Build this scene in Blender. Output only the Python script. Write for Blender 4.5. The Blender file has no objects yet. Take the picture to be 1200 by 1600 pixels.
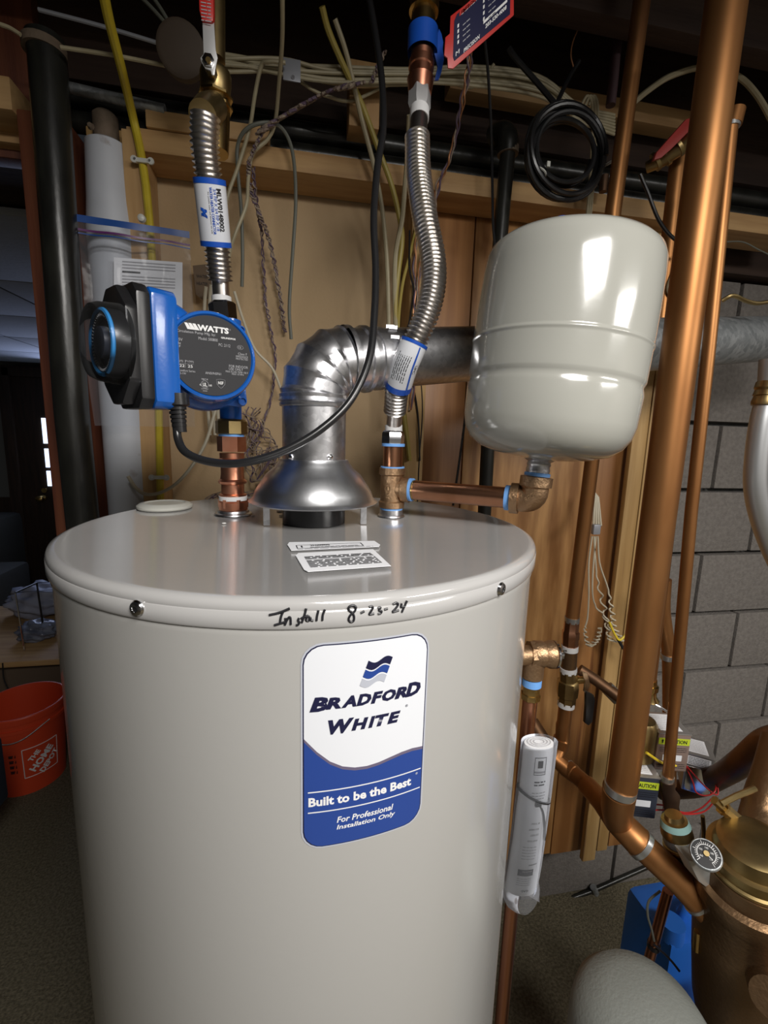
import bpy, bmesh, math, random
from mathutils import Vector, Matrix
random.seed(7)
PI = math.pi
sc = bpy.context.scene
COL = sc.collection
# ---------------------------------------------------------------- camera
F, PITCH, ROLL, YAW = 704.0, .1668, .0286, .1874
CAM = Vector((0, 0, 1.56))
fw = Vector((math.sin(YAW)*math.cos(PITCH), math.cos(YAW)*math.cos(PITCH), -math.sin(PITCH)))
_rt = Vector((math.cos(YAW), -math.sin(YAW), 0)); _up = _rt.cross(fw)
rt = math.cos(ROLL)*_rt + math.sin(ROLL)*_up
up = -math.sin(ROLL)*_rt + math.cos(ROLL)*_up
cd = bpy.data.cameras.new('camera'); cam = bpy.data.objects.new('camera', cd); COL.objects.link(cam)
cd.sensor_fit = 'VERTICAL'; cd.sensor_height = 24.0; cd.lens = F*24.0/1600; cd.clip_start = .02
mm = Matrix((rt, up, -fw)).transposed().to_4x4(); mm.translation = CAM; cam.matrix_world = mm
sc.camera = cam
# ---------------------------------------------------------------- world, lamps, exposure
w = bpy.data.worlds.new('world'); sc.world = w; w.use_nodes = True
w.node_tree.nodes['Background'].inputs[0].default_value = (.75, .85, 1, 1)
w.node_tree.nodes['Background'].inputs[1].default_value = .016
sc.view_settings.view_transform = 'Standard'; sc.view_settings.look = 'None'
sc.view_settings.gamma = 1; sc.view_settings.exposure = 0.0; sc.view_settings.use_curve_mapping = False
def area(name, loc, size, size_y, power, col, target):
    l = bpy.data.lights.new(name, 'AREA'); l.shape = 'RECTANGLE'; l.size = size; l.size_y = size_y
    l.energy = power; l.color = col
    o = bpy.data.objects.new(name, l); COL.objects.link(o); o.location = loc
    o.rotation_euler = (Vector(target)-Vector(loc)).to_track_quat('-Z', 'Y').to_euler()
    o['label'] = 'area light'; return o
L1 = area('shop_light', (.33, -.62, 2.23), .50, .60, 38, (1, .965, .92), (.30, -.50, 0))
L2 = area('added_fill_light', (1.75, -1.0, 2.2), .8, .6, 40, (1, .965, .92), (1.6, -.8, 0))  # added fill from the right, brightens the front-facing surfaces; not a fixture
L3 = area('window_daylight', (-1.75, 4.15, 1.65), .5, .9, 5, (.55, .65, 1), (-1.7, 1.0, 2.1))

# ---------------------------------------------------------------- geometry helpers
def ray(px, py): return fw + rt*((px-600)/F) + up*((800-py)/F)
def at(px, py, Y):
    d = ray(px, py); return CAM + d*(Y/d.y)
def atz(px, py, z):
    d = ray(px, py); return CAM + d*((z-CAM.z)/d.z)
def dep(P): return (P-CAM).dot(fw)
def pr(px, P): return px*dep(P)/F
def cyl(px, py, c, R):
    d = ray(px, py); a = d.x**2+d.y**2; b = -2*(d.x*c[0]+d.y*c[1]); k = c[0]**2+c[1]**2-R*R
    t = (-b-math.sqrt(max(0, b*b-4*a*k)))/(2*a); return CAM+d*t
def pp(pts, Y=None):
    return [at(p[0], p[1], p[2] if len(p) > 2 else Y) for p in pts]
def cr(P, n=6):
    P = [Vector(p) for p in P]
    if len(P) < 3: return P
    Q = [P[0]*2-P[1]]+P+[P[-1]*2-P[-2]]; out = []
    for i in range(1, len(Q)-2):
        a, b, c, d = Q[i-1:i+3]
        for k in range(n):
            t = k/n
            out.append(.5*((2*b)+(c-a)*t+(2*a-5*b+4*c-d)*t*t+(3*b-a-3*c+d)*t**3))
    return out+[P[-1]]
class MB:
    def __init__(s): s.v = []; s.f = []
    def sweep(s, P, R, seg=16, cap=True, flat=1.0, closed=False, phase=0, ax=None):
        P = [Vector(p) for p in P]; n = len(P)
        if not hasattr(R, '__len__'): R = [R]*n
        T = []
        for i in range(n):
            a = P[max(0, i-1)]; b = P[min(n-1, i+1)]
            if closed: a = P[i-1]; b = P[(i+1) % n]
            t = b-a
            if t.length < 1e-9: t = T[-1] if T else Vector((0, 0, 1))
            T.append(t.normalized())
        if T: # duplicates at the start of a straight run
            for i in range(n-2, -1, -1):
                if (P[i+1]-P[max(0,i-1)]).length < 1e-9: T[i] = T[i+1]
        r0 = ax or (Vector((1, 0, 0)) if abs(T[0].x) < .8 else Vector((0, 1, 0)))
        N = (r0-T[0]*r0.dot(T[0])).normalized(); base = len(s.v)
        for i in range(n):
            N = (N-T[i]*N.dot(T[i])).normalized(); B = T[i].cross(N)
            for k in range(seg):
                a = 2*PI*k/seg+phase
                s.v.append(P[i]+(N*math.cos(a)+B*math.sin(a)*flat)*R[i])
        m = n if closed else n-1
        for i in range(m):
            for k in range(seg):
                j = (k+1) % seg; a = base+i*seg; b = base+((i+1) % n)*seg
                s.f.append((a+k, a+j, b+j, b+k))
        if cap and not closed:
            s.f.append(tuple(base+k for k in range(seg))[::-1]); s.f.append(tuple(base+(n-1)*seg+k for k in range(seg)))
        return s
    def lathe(s, p0, ax, prof, seg=32, cap=True, phase=0, ref=None):
        ax = Vector(ax).normalized(); p0 = Vector(p0)
        r0 = ref or (Vector((1, 0, 0)) if abs(ax.x) < .8 else Vector((0, 1, 0)))
        N = (r0-ax*r0.dot(ax)).normalized(); B = ax.cross(N); base = len(s.v); n = len(prof)
        for t, r in prof:
            for k in range(seg):
                a = 2*PI*k/seg+phase; s.v.append(p0+ax*t+(N*math.cos(a)+B*math.sin(a))*r)
        for i in range(n-1):
            for k in range(seg):
                j = (k+1) % seg; a = base+i*seg; b = a+seg; s.f.append((a+k, a+j, b+j, b+k))
        if cap:
            s.f.append(tuple(base+k for k in range(seg))[::-1]); s.f.append(tuple(base+(n-1)*seg+k for k in range(seg)))
        return s
    def box(s, c, sz, M=None):
        c = Vector(c); b = len(s.v)
        for x in (-.5, .5):
            for y in (-.5, .5):
                for z in (-.5, .5):
                    q = Vector((x*sz[0], y*sz[1], z*sz[2])); s.v.append(c+(M @ q if M else q))
        s.f += [tuple(b+i for i in t) for t in ((0, 1, 3, 2), (4, 6, 7, 5), (0, 4, 5, 1), (2, 3, 7, 6), (0, 2, 6, 4), (1, 5, 7, 3))]
        return s
    def prism(s, poly, d):          # poly: 3D points, d: extrusion vector
        b = len(s.v); n = len(poly); d = Vector(d)
        s.v += [Vector(p) for p in poly]+[Vector(p)+d for p in poly]
        s.f.append(tuple(b+i for i in range(n))); s.f.append(tuple(b+n+i for i in range(n))[::-1])
        for i in range(n): j = (i+1) % n; s.f.append((b+i, b+n+i, b+n+j, b+j))
        return s
    def strip(s, fn, us, vs):       # surface fn(u, v)
        b = len(s.v); n = len(vs)
        for u in us:
            for v in vs: s.v.append(Vector(fn(u, v)))
        for i in range(len(us)-1):
            for j in range(n-1): a = b+i*n+j; s.f.append((a, a+n, a+n+1, a+1))
        return s
    def build(s, name, mat, parent=None, bevel=0, smooth=True, ang=35, loc=None):
        me = bpy.data.meshes.new(name); O = Vector(loc) if loc else Vector()
        me.from_pydata([v-O for v in s.v], [], s.f); 
        bm = bmesh.new(); bm.from_mesh(me); bmesh.ops.recalc_face_normals(bm, faces=bm.faces)
        if bevel:
            ed = [e for e in bm.edges if len(e.link_faces) == 2 and e.calc_face_angle(0) > .5]
            bmesh.ops.bevel(bm, geom=ed, offset=bevel, segments=2, profile=.6, affect='EDGES')
        bm.to_mesh(me); bm.free(); me.update()
        if smooth:
            me.polygons.foreach_set('use_smooth', [True]*len(me.polygons)); me.set_sharp_from_angle(angle=math.radians(ang))
        if mat: me.materials.append(mat)
        o = bpy.data.objects.new(name, me); COL.objects.link(o)
        o.location = O; put(o, parent); return o
WL = {}
def put(o, parent):
    wl = Vector(o.location)
    if parent:
        o.parent = parent; o.location = wl-WL[parent.name]
    WL[o.name] = wl
def tag(o, label, cat, group=None, kind=None):
    if label: o['label'] = label
    if cat: o['category'] = cat
    if group: o['group'] = group
    if kind: o['kind'] = kind
    return o
def thing(name, label, cat, loc, group=None):
    o = bpy.data.objects.new(name, None); COL.objects.link(o); o.location = loc; o.empty_display_size = .05
    WL[o.name] = Vector(loc); return tag(o, label, cat, group)
def struct(o): o['kind'] = 'structure'; return o
def structE(name, loc=(0, 0, 0)):
    o = bpy.data.objects.new(name, None); COL.objects.link(o); o.location = loc; WL[o.name] = Vector(loc)
    return struct(o)
# ---------------------------------------------------------------- materials
def mat(name, c, rough=.5, metal=0, c2=None, scale=12, stretch=(1, 1, 1), bump=0, bscale=None, coat=0, lo=.35, hi=.65,
        vor=False, emit=0, alpha=1, detail=4, trans=0, spec=None, c3=None, s3=3, dirt=.5):
    m = bpy.data.materials.new(name); m.use_nodes = True; nt = m.node_tree; N = nt.nodes; b = N['Principled BSDF']
    b.inputs['Base Color'].default_value = (*c, 1); b.inputs['Roughness'].default_value = rough; b.inputs['Metallic'].default_value = metal
    if coat: b.inputs['Coat Weight'].default_value = coat; b.inputs['Coat Roughness'].default_value = .08
    if spec is not None: b.inputs['Specular IOR Level'].default_value = spec
    if alpha < 1: b.inputs['Alpha'].default_value = alpha
    if trans: b.inputs['Transmission Weight'].default_value = trans
    if emit: b.inputs['Emission Color'].default_value = (*c, 1); b.inputs['Emission Strength'].default_value = emit
    if c2 or bump:
        tc = N.new('ShaderNodeTexCoord'); mp = N.new('ShaderNodeMapping'); nt.links.new(tc.outputs['Object'], mp.inputs[0])
        mp.inputs['Scale'].default_value = stretch
    if c2:
        if vor:
            t = N.new('ShaderNodeTexVoronoi'); t.inputs['Scale'].default_value = scale
            sx = N.new('ShaderNodeSeparateColor'); nt.links.new(t.outputs['Color'], sx.inputs[0]); out = sx.outputs[0]
        else:
            t = N.new('ShaderNodeTexNoise'); t.inputs['Scale'].default_value = scale; t.inputs['Detail'].default_value = detail; out = t.outputs[0]
        nt.links.new(mp.outputs[0], t.inputs['Vector'])
        r = N.new('ShaderNodeValToRGB'); r.color_ramp.elements[0].position = lo; r.color_ramp.elements[1].position = hi
        r.color_ramp.elements[0].color = (*c, 1); r.color_ramp.elements[1].color = (*c2, 1)
        nt.links.new(out, r.inputs[0]); colout = r.outputs[0]
        if c3:
            t3 = N.new('ShaderNodeTexNoise'); t3.inputs['Scale'].default_value = s3; t3.inputs['Detail'].default_value = 6
            nt.links.new(mp.outputs[0], t3.inputs['Vector'])
            r3 = N.new('ShaderNodeValToRGB'); r3.color_ramp.elements[0].position = dirt; r3.color_ramp.elements[1].position = dirt+.12
            nt.links.new(t3.outputs[0], r3.inputs[0])
            mx = N.new('ShaderNodeMix'); mx.data_type = 'RGBA'; nt.links.new(r3.outputs[0], mx.inputs[0])
            nt.links.new(colout, mx.inputs[6]); mx.inputs[7].default_value = (*c3, 1); colout = mx.outputs[2]
        nt.links.new(colout, b.inputs['Base Color'])
    if bump:
        t2 = N.new('ShaderNodeTexNoise'); t2.inputs['Scale'].default_value = bscale or scale*3; t2.inputs['Detail'].default_value = 5
        nt.links.new(mp.outputs[0], t2.inputs['Vector'])
        bp = N.new('ShaderNodeBump'); bp.inputs['Strength'].default_value = bump; bp.inputs['Distance'].default_value = .004
        nt.links.new(t2.outputs[0], bp.inputs['Height']); nt.links.new(bp.outputs[0], b.inputs['Normal'])
    return m
ENAMEL = mat('heater_enamel', (.42, .415, .40), .2, coat=.3, bump=.012, bscale=90)
ENAMEL2 = mat('lid_enamel', (.38, .375, .37), .15, c2=(.40, .395, .39), scale=6, coat=.5, bump=.02, bscale=40)
TANKW = mat('expansion_enamel', (.37, .37, .335), .16, coat=.4, bump=.012, bscale=120)
GALV = mat('galvanised', (.55, .55, .57), .34, 1, (.72, .72, .74), 160, vor=True, lo=0, hi=1, bump=.05, bscale=40)
GALVD = mat('galvanised_dull', (.28, .30, .31), .5, .75, (.46, .48, .49), 90, vor=True, lo=0, hi=1, bump=.3, bscale=90)
ALUM = mat('spun_aluminium', (.52, .53, .55), .34, 1, (.66, .67, .69), 5, stretch=(6, 6, 1), bump=.02, bscale=30)
STEEL = mat('stainless', (.66, .63, .60), .28, 1)
CHROME = mat('chrome', (.7, .7, .72), .14, 1)
DCHROME = mat('dark_chrome', (.17, .17, .18), .18, 1)
COPS = mat('bright_copper', (.88, .45, .30), .32, 1, (.72, .30, .18), 30)
COPM = mat('pressed_copper', (.62, .32, .20), .28, 1, (.42, .20, .11), 14, stretch=(1, 1, .4))
COPA = mat('aged_copper', (.40, .19, .07), .44, .85, (.28, .12, .04), 12, stretch=(1, 1, .35), c3=(.20, .08, .04), s3=5, dirt=.6)
COPD = mat('tarnished_copper', (.16, .085, .045), .5, .85, (.26, .14, .07), 11, c3=(.10, .06, .04), s3=6, dirt=.52)
COPR = mat('discharge_copper', (.58, .27, .16), .32, 1, (.42, .18, .10), 6, stretch=(1, 1, .3))
SOLDER = mat('solder', (.45, .46, .46), .35, .9)
BRASS = mat('brass', (.60, .42, .17), .26, 1, (.42, .28, .10), 40)
BRASSD = mat('dull_brass', (.30, .22, .10), .38, 1, (.42, .31, .14), 30)
BRONZE = mat('cast_bronze', (.44, .29, .17), .42, .9, (.33, .20, .11), 30, bump=.25, bscale=260)
BRONZED = mat('old_bronze', (.21, .13, .07), .4, .85, (.17, .10, .05), 8, bump=.25, bscale=120)
BLUE = mat('blue_paint', (.008, .10, .42), .24, coat=.4, bump=.03, bscale=160)
BLK = mat('black_plastic', (.012, .012, .013), .32)
BLKR = mat('black_rubber', (.014, .014, .015), .28)
BLKP = mat('black_iron', (.010, .010, .009), .3, .1, (.022, .022, .018), 30, stretch=(1, 1, .3), bump=.15, bscale=60)
GREYL = mat('grey_label', (.035, .035, .038), .65, spec=.2)
WHITE = mat('white_print', (.72, .72, .72), .5)
GRYTXT = mat('grey_print', (.35, .35, .37), .5)
PAPER = mat('paper', (.78, .79, .82), .5)
INK = mat('black_ink', (.012, .012, .016), .45)
NAVY = mat('navy_print', (.012, .013, .045), .3)
LBLUE = mat('label_blue', (.02, .055, .25), .22, coat=.3)
LWHITE = mat('label_white', (.68, .70, .74), .22, coat=.3)
MAUVE = mat('label_grey_line', (.13, .11, .17), .3)
SILV = mat('silver_print', (.42, .44, .50), .3)
TAPEB = mat('blue_tape', (.16, .38, .80), .5)
TAPEW = mat('white_tape', (.66, .66, .66), .55)
PLAST = mat('white_plastic', (.55, .55, .50), .35)
DUCT = mat('duct_tape', (.32, .33, .36), .4, .3)
YEL = mat('yellow_sheath', (.60, .47, .03), .42, c2=(.48, .36, .02), scale=20)
YELD = mat('olive_yellow_sheath', (.36, .28, .06), .5)
CREAM = mat('cream_sheath', (.42, .37, .24), .5, c2=(.34, .29, .18), scale=20)
GREYC = mat('grey_sheath', (.13, .135, .11), .5)
DKC = mat('dark_sheath', (.035, .03, .025), .6)
WHC = mat('white_sheath', (.55, .50, .38), .5)
TWIST = mat('brown_twisted', (.16, .11, .09), .6, c2=(.36, .29, .22), scale=90)
TWISTP = mat('violet_wire', (.12, .08, .12), .6)
COPW = mat('orange_wire', (.40, .18, .08), .4, .4)
REDP = mat('red_vinyl', (.45, .02, .015), .4)
REDD = mat('dark_red_vinyl', (.28, .025, .02), .5)
REDW = mat('red_wire', (.50, .02, .02), .45)
YELW = mat('yellow_wire', (.70, .52, .03), .45)
WOOD = mat('pine_lumber', (.42, .245, .10), .62, c2=(.52, .33, .15), scale=7, stretch=(6, 6, .5), bump=.1, bscale=30)
WOODX = mat('pine_plate', (.40, .23, .095), .62, c2=(.54, .34, .15), scale=7, stretch=(.5, 6, 6), bump=.1, bscale=30)
WOODY = mat('yellow_lumber', (.36, .21, .07), .6, c2=(.50, .32, .13), scale=5, stretch=(8, 8, .4), bump=.1, bscale=30, c3=(.15, .07, .03), s3=4, dirt=.62)
PLY = mat('varnished_plywood', (.22, .095, .026), .42, c2=(.50, .27, .10), scale=7, stretch=(4, 4, .5), bump=.06, bscale=40, detail=8)
PLANK = mat('varnished_plank', (.25, .105, .03), .45, c2=(.38, .18, .06), scale=4, stretch=(8, 8, .4), bump=.06, bscale=40, c3=(.14, .05, .02), s3=5, dirt=.64)
BEIGE = mat('hardboard', (.47, .33, .18), .7, c2=(.52, .37, .21), scale=4, c3=(.42, .285, .15), s3=2, bump=.12, bscale=160)
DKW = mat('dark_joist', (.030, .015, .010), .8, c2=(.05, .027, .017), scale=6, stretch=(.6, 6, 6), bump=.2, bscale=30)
REDW_ = mat('red_stained_post', (.10, .028, .014), .55, c2=(.16, .05, .022), scale=6, stretch=(8, 8, .4), bump=.1, bscale=40)
BLOCK = mat('cinder_block', (.145, .13, .118), .9, c2=(.20, .182, .165), scale=90, bump=.6, bscale=220, lo=.3, hi=.7)
MORT = mat('mortar', (.075, .075, .072), .95, c2=(.10, .10, .095), scale=40, bump=.4, bscale=90)
CARPET = mat('carpet', (.075, .062, .035), .95, c2=(.16, .135, .085), scale=130, bump=1, bscale=220, detail=8)
FWALL = mat('far_wall_paint', (.20, .20, .18), .8)
FCEIL = mat('ceiling_tile', (.40, .42, .45), .8, bump=.4, bscale=60)
FDARK = mat('dark_wainscot', (.045, .028, .018), .6, c2=(.07, .04, .025), scale=8, stretch=(6, 6, .5))
PVC = mat('white_painted_pipe', (.44, .46, .50), .5, c2=(.50, .52, .56), scale=8, c3=(.16, .09, .05), s3=14, dirt=.66)
RUST = mat('rusty_iron', (.12, .09, .06), .8, .2, (.19, .14, .10), 30, bump=.4)
ORANGE = mat('orange_plastic', (.60, .06, .02), .4)
GREYT = mat('grey_shell', (.17, .18, .165), .5, bump=.25, bscale=200)
BLUEP = mat('blue_plastic', (.02, .16, .65), .45)
ZIPB = mat('zip_blue', (.01, .06, .25), .35)
ZIPP = mat('zip_purple', (.10, .02, .12), .35)
LIME = mat('caution_lime', (.45, .55, .03), .5)
BOXM = mat('sheet_metal', (.42, .40, .39), .35, .8, (.50, .48, .46), 12)
BOXP = mat('box_face', (.30, .22, .19), .4, .4)
DKB = mat('dark_navy_box', (.03, .035, .05), .35)
CARD = mat('cardboard', (.13, .09, .06), .85)
TAGP = mat('paper_tag', (.16, .11, .07), .8)
UPH = mat('grey_upholstery', (.075, .075, .07), .9, bump=.4, bscale=150)
SILIC = mat('white_sealant', (.62, .62, .60), .6)
WINDOW = mat('daylight_pane', (.62, .75, 1), .5, emit=2.2)
def film(name, col, a, rough=.12):
    m = bpy.data.materials.new(name); m.use_nodes = True; nt = m.node_tree; N = nt.nodes; N.clear()
    o = N.new('ShaderNodeOutputMaterial'); t = N.new('ShaderNodeBsdfTransparent'); g = N.new('ShaderNodeBsdfPrincipled')
    t.inputs[0].default_value = (.93, .94, .96, 1)
    g.inputs['Base Color'].default_value = (*col, 1); g.inputs['Roughness'].default_value = rough
    tc = N.new('ShaderNodeTexCoord'); no = N.new('ShaderNodeTexNoise'); no.inputs['Scale'].default_value = 18
    bp = N.new('ShaderNodeBump'); bp.inputs['Strength'].default_value = .35; bp.inputs['Distance'].default_value = .01
    nt.links.new(tc.outputs['Object'], no.inputs[0]); nt.links.new(no.outputs[0], bp.inputs['Height']); nt.links.new(bp.outputs[0], g.inputs['Normal'])
    fr = N.new('ShaderNodeFresnel'); fr.inputs[0].default_value = 1.45
    ad = N.new('ShaderNodeMath'); ad.operation = 'ADD'; ad.inputs[1].default_value = a; nt.links.new(fr.outputs[0], ad.inputs[0])
    mx = N.new('ShaderNodeMixShader'); nt.links.new(ad.outputs[0], mx.inputs[0])
    nt.links.new(t.outputs[0], mx.inputs[1]); nt.links.new(g.outputs[0], mx.inputs[2]); nt.links.new(mx.outputs[0], o.inputs[0]); return m
FILM = film('clear_film', (.8, .83, .9), .03)
DOME = film('clear_dome', (.12, .12, .12), .0, .05)
# ---------------------------------------------------------------- lettering
def txt(s, cx, cy, wd, ht, fn, m, parent, bold=0, shear=0, name='lettering', rot=0, flip=False, th=None, lvl=1):
    c = bpy.data.curves.new('t', 'FONT'); c.body = s; c.resolution_u = 2; c.offset = bold; c.shear = shear
    c.align_x = 'LEFT'; o = bpy.data.objects.new('t', c); COL.objects.link(o)
    me = bpy.data.meshes.new_from_object(o.evaluated_get(bpy.context.evaluated_depsgraph_get()))
    bpy.data.objects.remove(o); bpy.data.curves.remove(c)
    if not me.vertices: return None
    xs = [v.co.x for v in me.vertices]; ys = [v.co.y for v in me.vertices]
    x0, x1, y0, y1 = min(xs), max(xs), min(ys), max(ys); cs, sn = math.cos(rot), math.sin(rot)
    for v in me.vertices:
        a = ((v.co.x-x0)/(x1-x0)-.5)*wd; b = ((v.co.y-y0)/max(1e-6, (y1-y0))-.5)*ht
        a, b = a*cs-b*sn, a*sn+b*cs
        v.co = fn(cx+a, cy+b)
    me.materials.append(m); me.name = name
    o = bpy.data.objects.new(name, me); COL.objects.link(o); put(o, parent); return o
def pmap(o, u, v):
    o = Vector(o); u = Vector(u).normalized(); v = Vector(v).normalized(); return lambda a, b: o+u*a+v*b
def lines(fn, x0, x1, ys, h, m, parent, name='print_lines', gap=True):
    mb = MB(); rnd = random.Random(len(ys)*31+int(x1*9999))
    for y in ys:
        x = x0
        while x < x1-.0005:
            l = min(x1-x, rnd.uniform(.003, .009)*(h/.0012) if gap else x1-x)
            mb.strip(fn, [x, x+l*.5, x+l], [y-h/2, y+h/2]); x += l+(.0012*(h/.0012) if gap else 1)
    return mb.build(name, m, parent, smooth=False)
def rrect(x0, x1, y0, y1, r, n=5):
    P = []
    for cx, cy, a0 in ((x1-r, y1-r, 0), (x0+r, y1-r, 90), (x0+r, y0+r, 180), (x1-r, y0+r, 270)):
        for k in range(n+1): a = math.radians(a0+90*k/n); P.append((cx+r*math.cos(a), cy+r*math.sin(a)))
    return P
def patch(fn, P2, m, parent, name, nx=16):
    """flat outline cut into vertical slices so that it follows a curved map"""
    bm = bmesh.new(); vs = [bm.verts.new((x, y, 0)) for x, y in P2]; bm.faces.new(vs)
    xs = [p[0] for p in P2]; x0, x1 = min(xs), max(xs)
    for k in range(1, nx):
        x = x0+(x1-x0)*k/nx
        bmesh.ops.bisect_plane(bm, geom=bm.verts[:]+bm.edges[:]+bm.faces[:], plane_co=(x, 0, 0), plane_no=(1, 0, 0))
    for v in bm.verts: v.co = fn(v.co.x, v.co.y)
    me = bpy.data.meshes.new(name); bm.to_mesh(me); bm.free(); me.materials.append(m)
    me.polygons.foreach_set('use_smooth', [True]*len(me.polygons))
    o = bpy.data.objects.new(name, me); COL.objects.link(o); put(o, parent); return o

# ================================================================ THE SETTING
MB().box((.3, 1.5, -.02), (7, 8, .04)).build('floor', CARPET, None, smooth=False)['kind'] = 'structure'
# block wall behind the framing
BY = 1.21
wb = structE('wall_back', (1.0, BY, 0))
MB().box((.98, BY+.11, 1.01), (2.90, .20, 2.03)).build('mortar', MORT, wb, smooth=False)
BW, BH = .352, .2032
bmesh_cache = {}
def block(x0, x1, z0, z1):
    k = (round(x1-x0, 3)); L = Vector(((x0+x1)/2, BY, (z0+z1)/2))
    if k not in bmesh_cache:
        o = MB().box(L, (x1-x0, .05, z1-z0)).build('block', BLOCK, wb, bevel=.004, loc=L); bmesh_cache[k] = o.data; return
    o = bpy.data.objects.new('block', bmesh_cache[k]); COL.objects.link(o); o.location = L; put(o, wb)
for r in range(10):
    z0 = r*BH; off = -.44+(BW/2 if r % 2 else 0)+.118; x = -.45; 
    n = 0
    xs = [-.45]+[off+k*BW for k in range(0, 9) if -.40 < off+k*BW < 2.38]+[2.40]
    for a, b in zip(xs[:-1], xs[1:]):
        if b-a > .03: block(a+.006, b-.006, z0+.006, z0+BH-.006)
# sill lumber over the blocks, ceiling boards, joists
tr = structE('trim_1', (1.0, 1.16, 2.05))
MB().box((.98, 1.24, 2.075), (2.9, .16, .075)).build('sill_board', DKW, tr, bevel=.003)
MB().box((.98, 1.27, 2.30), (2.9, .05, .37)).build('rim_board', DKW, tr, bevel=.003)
ce = structE('ceiling', (0, 0, 2.5))
for k in range(22):
    x = -2.1+k*.225
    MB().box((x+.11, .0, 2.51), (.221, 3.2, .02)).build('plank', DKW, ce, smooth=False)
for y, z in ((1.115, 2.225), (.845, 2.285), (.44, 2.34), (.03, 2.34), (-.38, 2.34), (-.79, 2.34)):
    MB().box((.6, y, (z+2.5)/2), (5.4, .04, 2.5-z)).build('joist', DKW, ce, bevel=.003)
# partition framing, hardboard and plywood
wp = structE('wall_partition', (.2, 1.05, 0))
ptop = 2.105
MB().box((.48, 1.045, ptop-.019), (1.36+.22, .089, .038)).build('top_plate', WOODX, wp, bevel=.002)
MB().box((-.165, 1.010, ptop+.016), (.22, .028, .030)).build('plate_block', WOODX, wp, bevel=.003)
def stud(pxa, pya, pxb, y0, y1, m, z0=.30, z1=ptop-.038, name='stud'):
    a = at(pxa, pya, y0).x; b = at(pxb, pya, y0).x
    return MB().box(((a+b)/2, (y0+y1)/2, (z0+z1)/2), (b-a, y1-y0, z1-z0)).build(name, m, wp, bevel=.002)
stud(207, 500, 237, 1.0, 1.089, WOOD, z1=2.10)
xa, xb = at(236, 600, 1.09).x, at(640, 600, 1.09).x
MB().box(((xa+xb)/2-.02, 1.10, 1.18), (xb-xa+.04, .012, 1.78)).build('panel', BEIGE, wp, smooth=False)
stud(634, 640, 664, 1.0, 1.089, WOODY)
def plank(p0, p1, m, Y=1.092, z0=.287, name='plank', py=900):
    a = at(p0, py, Y).x; b = at(p1, py, Y).x
    MB().box(((a+b)/2, Y+.008, (z0+2.07)/2), (b-a-.003, .016, 2.07-z0)).build(name, m, wp, bevel=.002)
plank(640, 712, PLANK); plank(712, 905, PLY); plank(905, 962, PLANK, 1.088)
plank(962, 985, WOODY, 1.05); plank(985, 1004, WOODY, 1.075); plank(1004, 1036, PLANK, 1.085)
# post at the left end and the header boards beyond it
xl, xr = -.480, -.405
MB().box(((xl+xr)/2, 1.05, 1.05), (xr-xl, .13, 2.10)).build('trim_2', REDW_, None, bevel=.004)['kind'] = 'structure'
MB().box((xl-.002, 1.055, 1.05), (.005, .115, 2.08)).build('trim_3', mat('orange_edge', (.50, .20, .05), .5), None)['kind'] = 'structure'
o = MB().box((-.352, 1.075, 1.06), (.07, .10, 2.10)).build('trim_4', WOODY, None, bevel=.003); struct(o)
tr5 = structE('trim_5', (-1.6, 1.0, 2.12))
bz = at(20, 149, .98).z; MB().box((-1.58, 1.02, bz), (2.2, .09, .05)).build('board', WOODX, tr5, bevel=.002)
MB().box((-1.58, 1.09, at(10, 200, 1.07).z+.12), (2.2, .04, .34)).build('board', REDW_, tr5, bevel=.002)
MB().box((-1.58, 1.06, at(10, 210, 1.04).z), (2.2, .03, .02)).build('board', WOODX, tr5, bevel=.002)
P = at(567, 162, .99); MB().box(P, (.058, .05, .11)).build('blocking', WOOD, wp, bevel=.002)
pa_, pb_ = at(700, 128, 1.04), at(1075, 196, 1.04)
MB().box(((pa_.x+pb_.x)/2, 1.045, (pa_.z+pb_.z)/2), (pb_.x-pa_.x, .04, .040)).build('nailer', WOODX, wp, bevel=.003)
# far room
fc = structE('wall_far', (-2, 4.6, 0))
MB().box((-2.6, 4.65, 1.2), (5.2, .1, 2.4)).build('wall_board', FWALL, fc, smooth=False)
MB().box((-2.6, 4.59, .45), (5.2, .02, .9)).build('wainscot', FDARK, fc)
MB().box((-2.6, 4.58, .905), (5.2, .03, .03)).build('chair_rail', FDARK, fc)
dr = structE('door_1', (-1.86, 4.55, 0))
d0, d1 = at(30, 700, 4.55).x, at(120, 700, 4.55).x
MB().box(((d0+d1)/2, 4.545, 1.0), (d1-d0+.02, .05, 2.02)).build('door_slab', FDARK, dr, bevel=.004)
MB().box((d0-.04, 4.53, 1.02), (.09, .07, 2.06)).build('door_frame', FDARK, dr, bevel=.004)
MB().box(((d0+d1)/2, 4.53, 2.02), (d1-d0+.1, .07, .09)).build('door_frame', FDARK, dr, bevel=.004)
for y0, y1 in ((653, 694), (701, 731), (736, 760)):
    a, b = at(63+(y0-653)*.1, y0, 4.50), at(118, y1, 4.50)
    MB().box(((a.x+b.x)/2, 4.515, (a.z+b.z)/2), (b.x-a.x, .008, a.z-b.z)).build('window_pane', WINDOW, dr, smooth=False)
P = at(68, 778, 4.48); MB().lathe(P, (0, -1, 0), [(0, .03), (.02, .03), (.03, .015), (.05, .015), (.055, .03), (.08, .028), (.09, .01)], 16).build('door_knob', BRASS, dr)
P = at(70, 766, 4.5); MB().lathe(P, (0, -1, 0), [(0, .022), (.015, .022)], 16).build('deadbolt', BRASS, dr)
fce = structE('ceiling_far', (-2, 2.8, 2.09))
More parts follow.
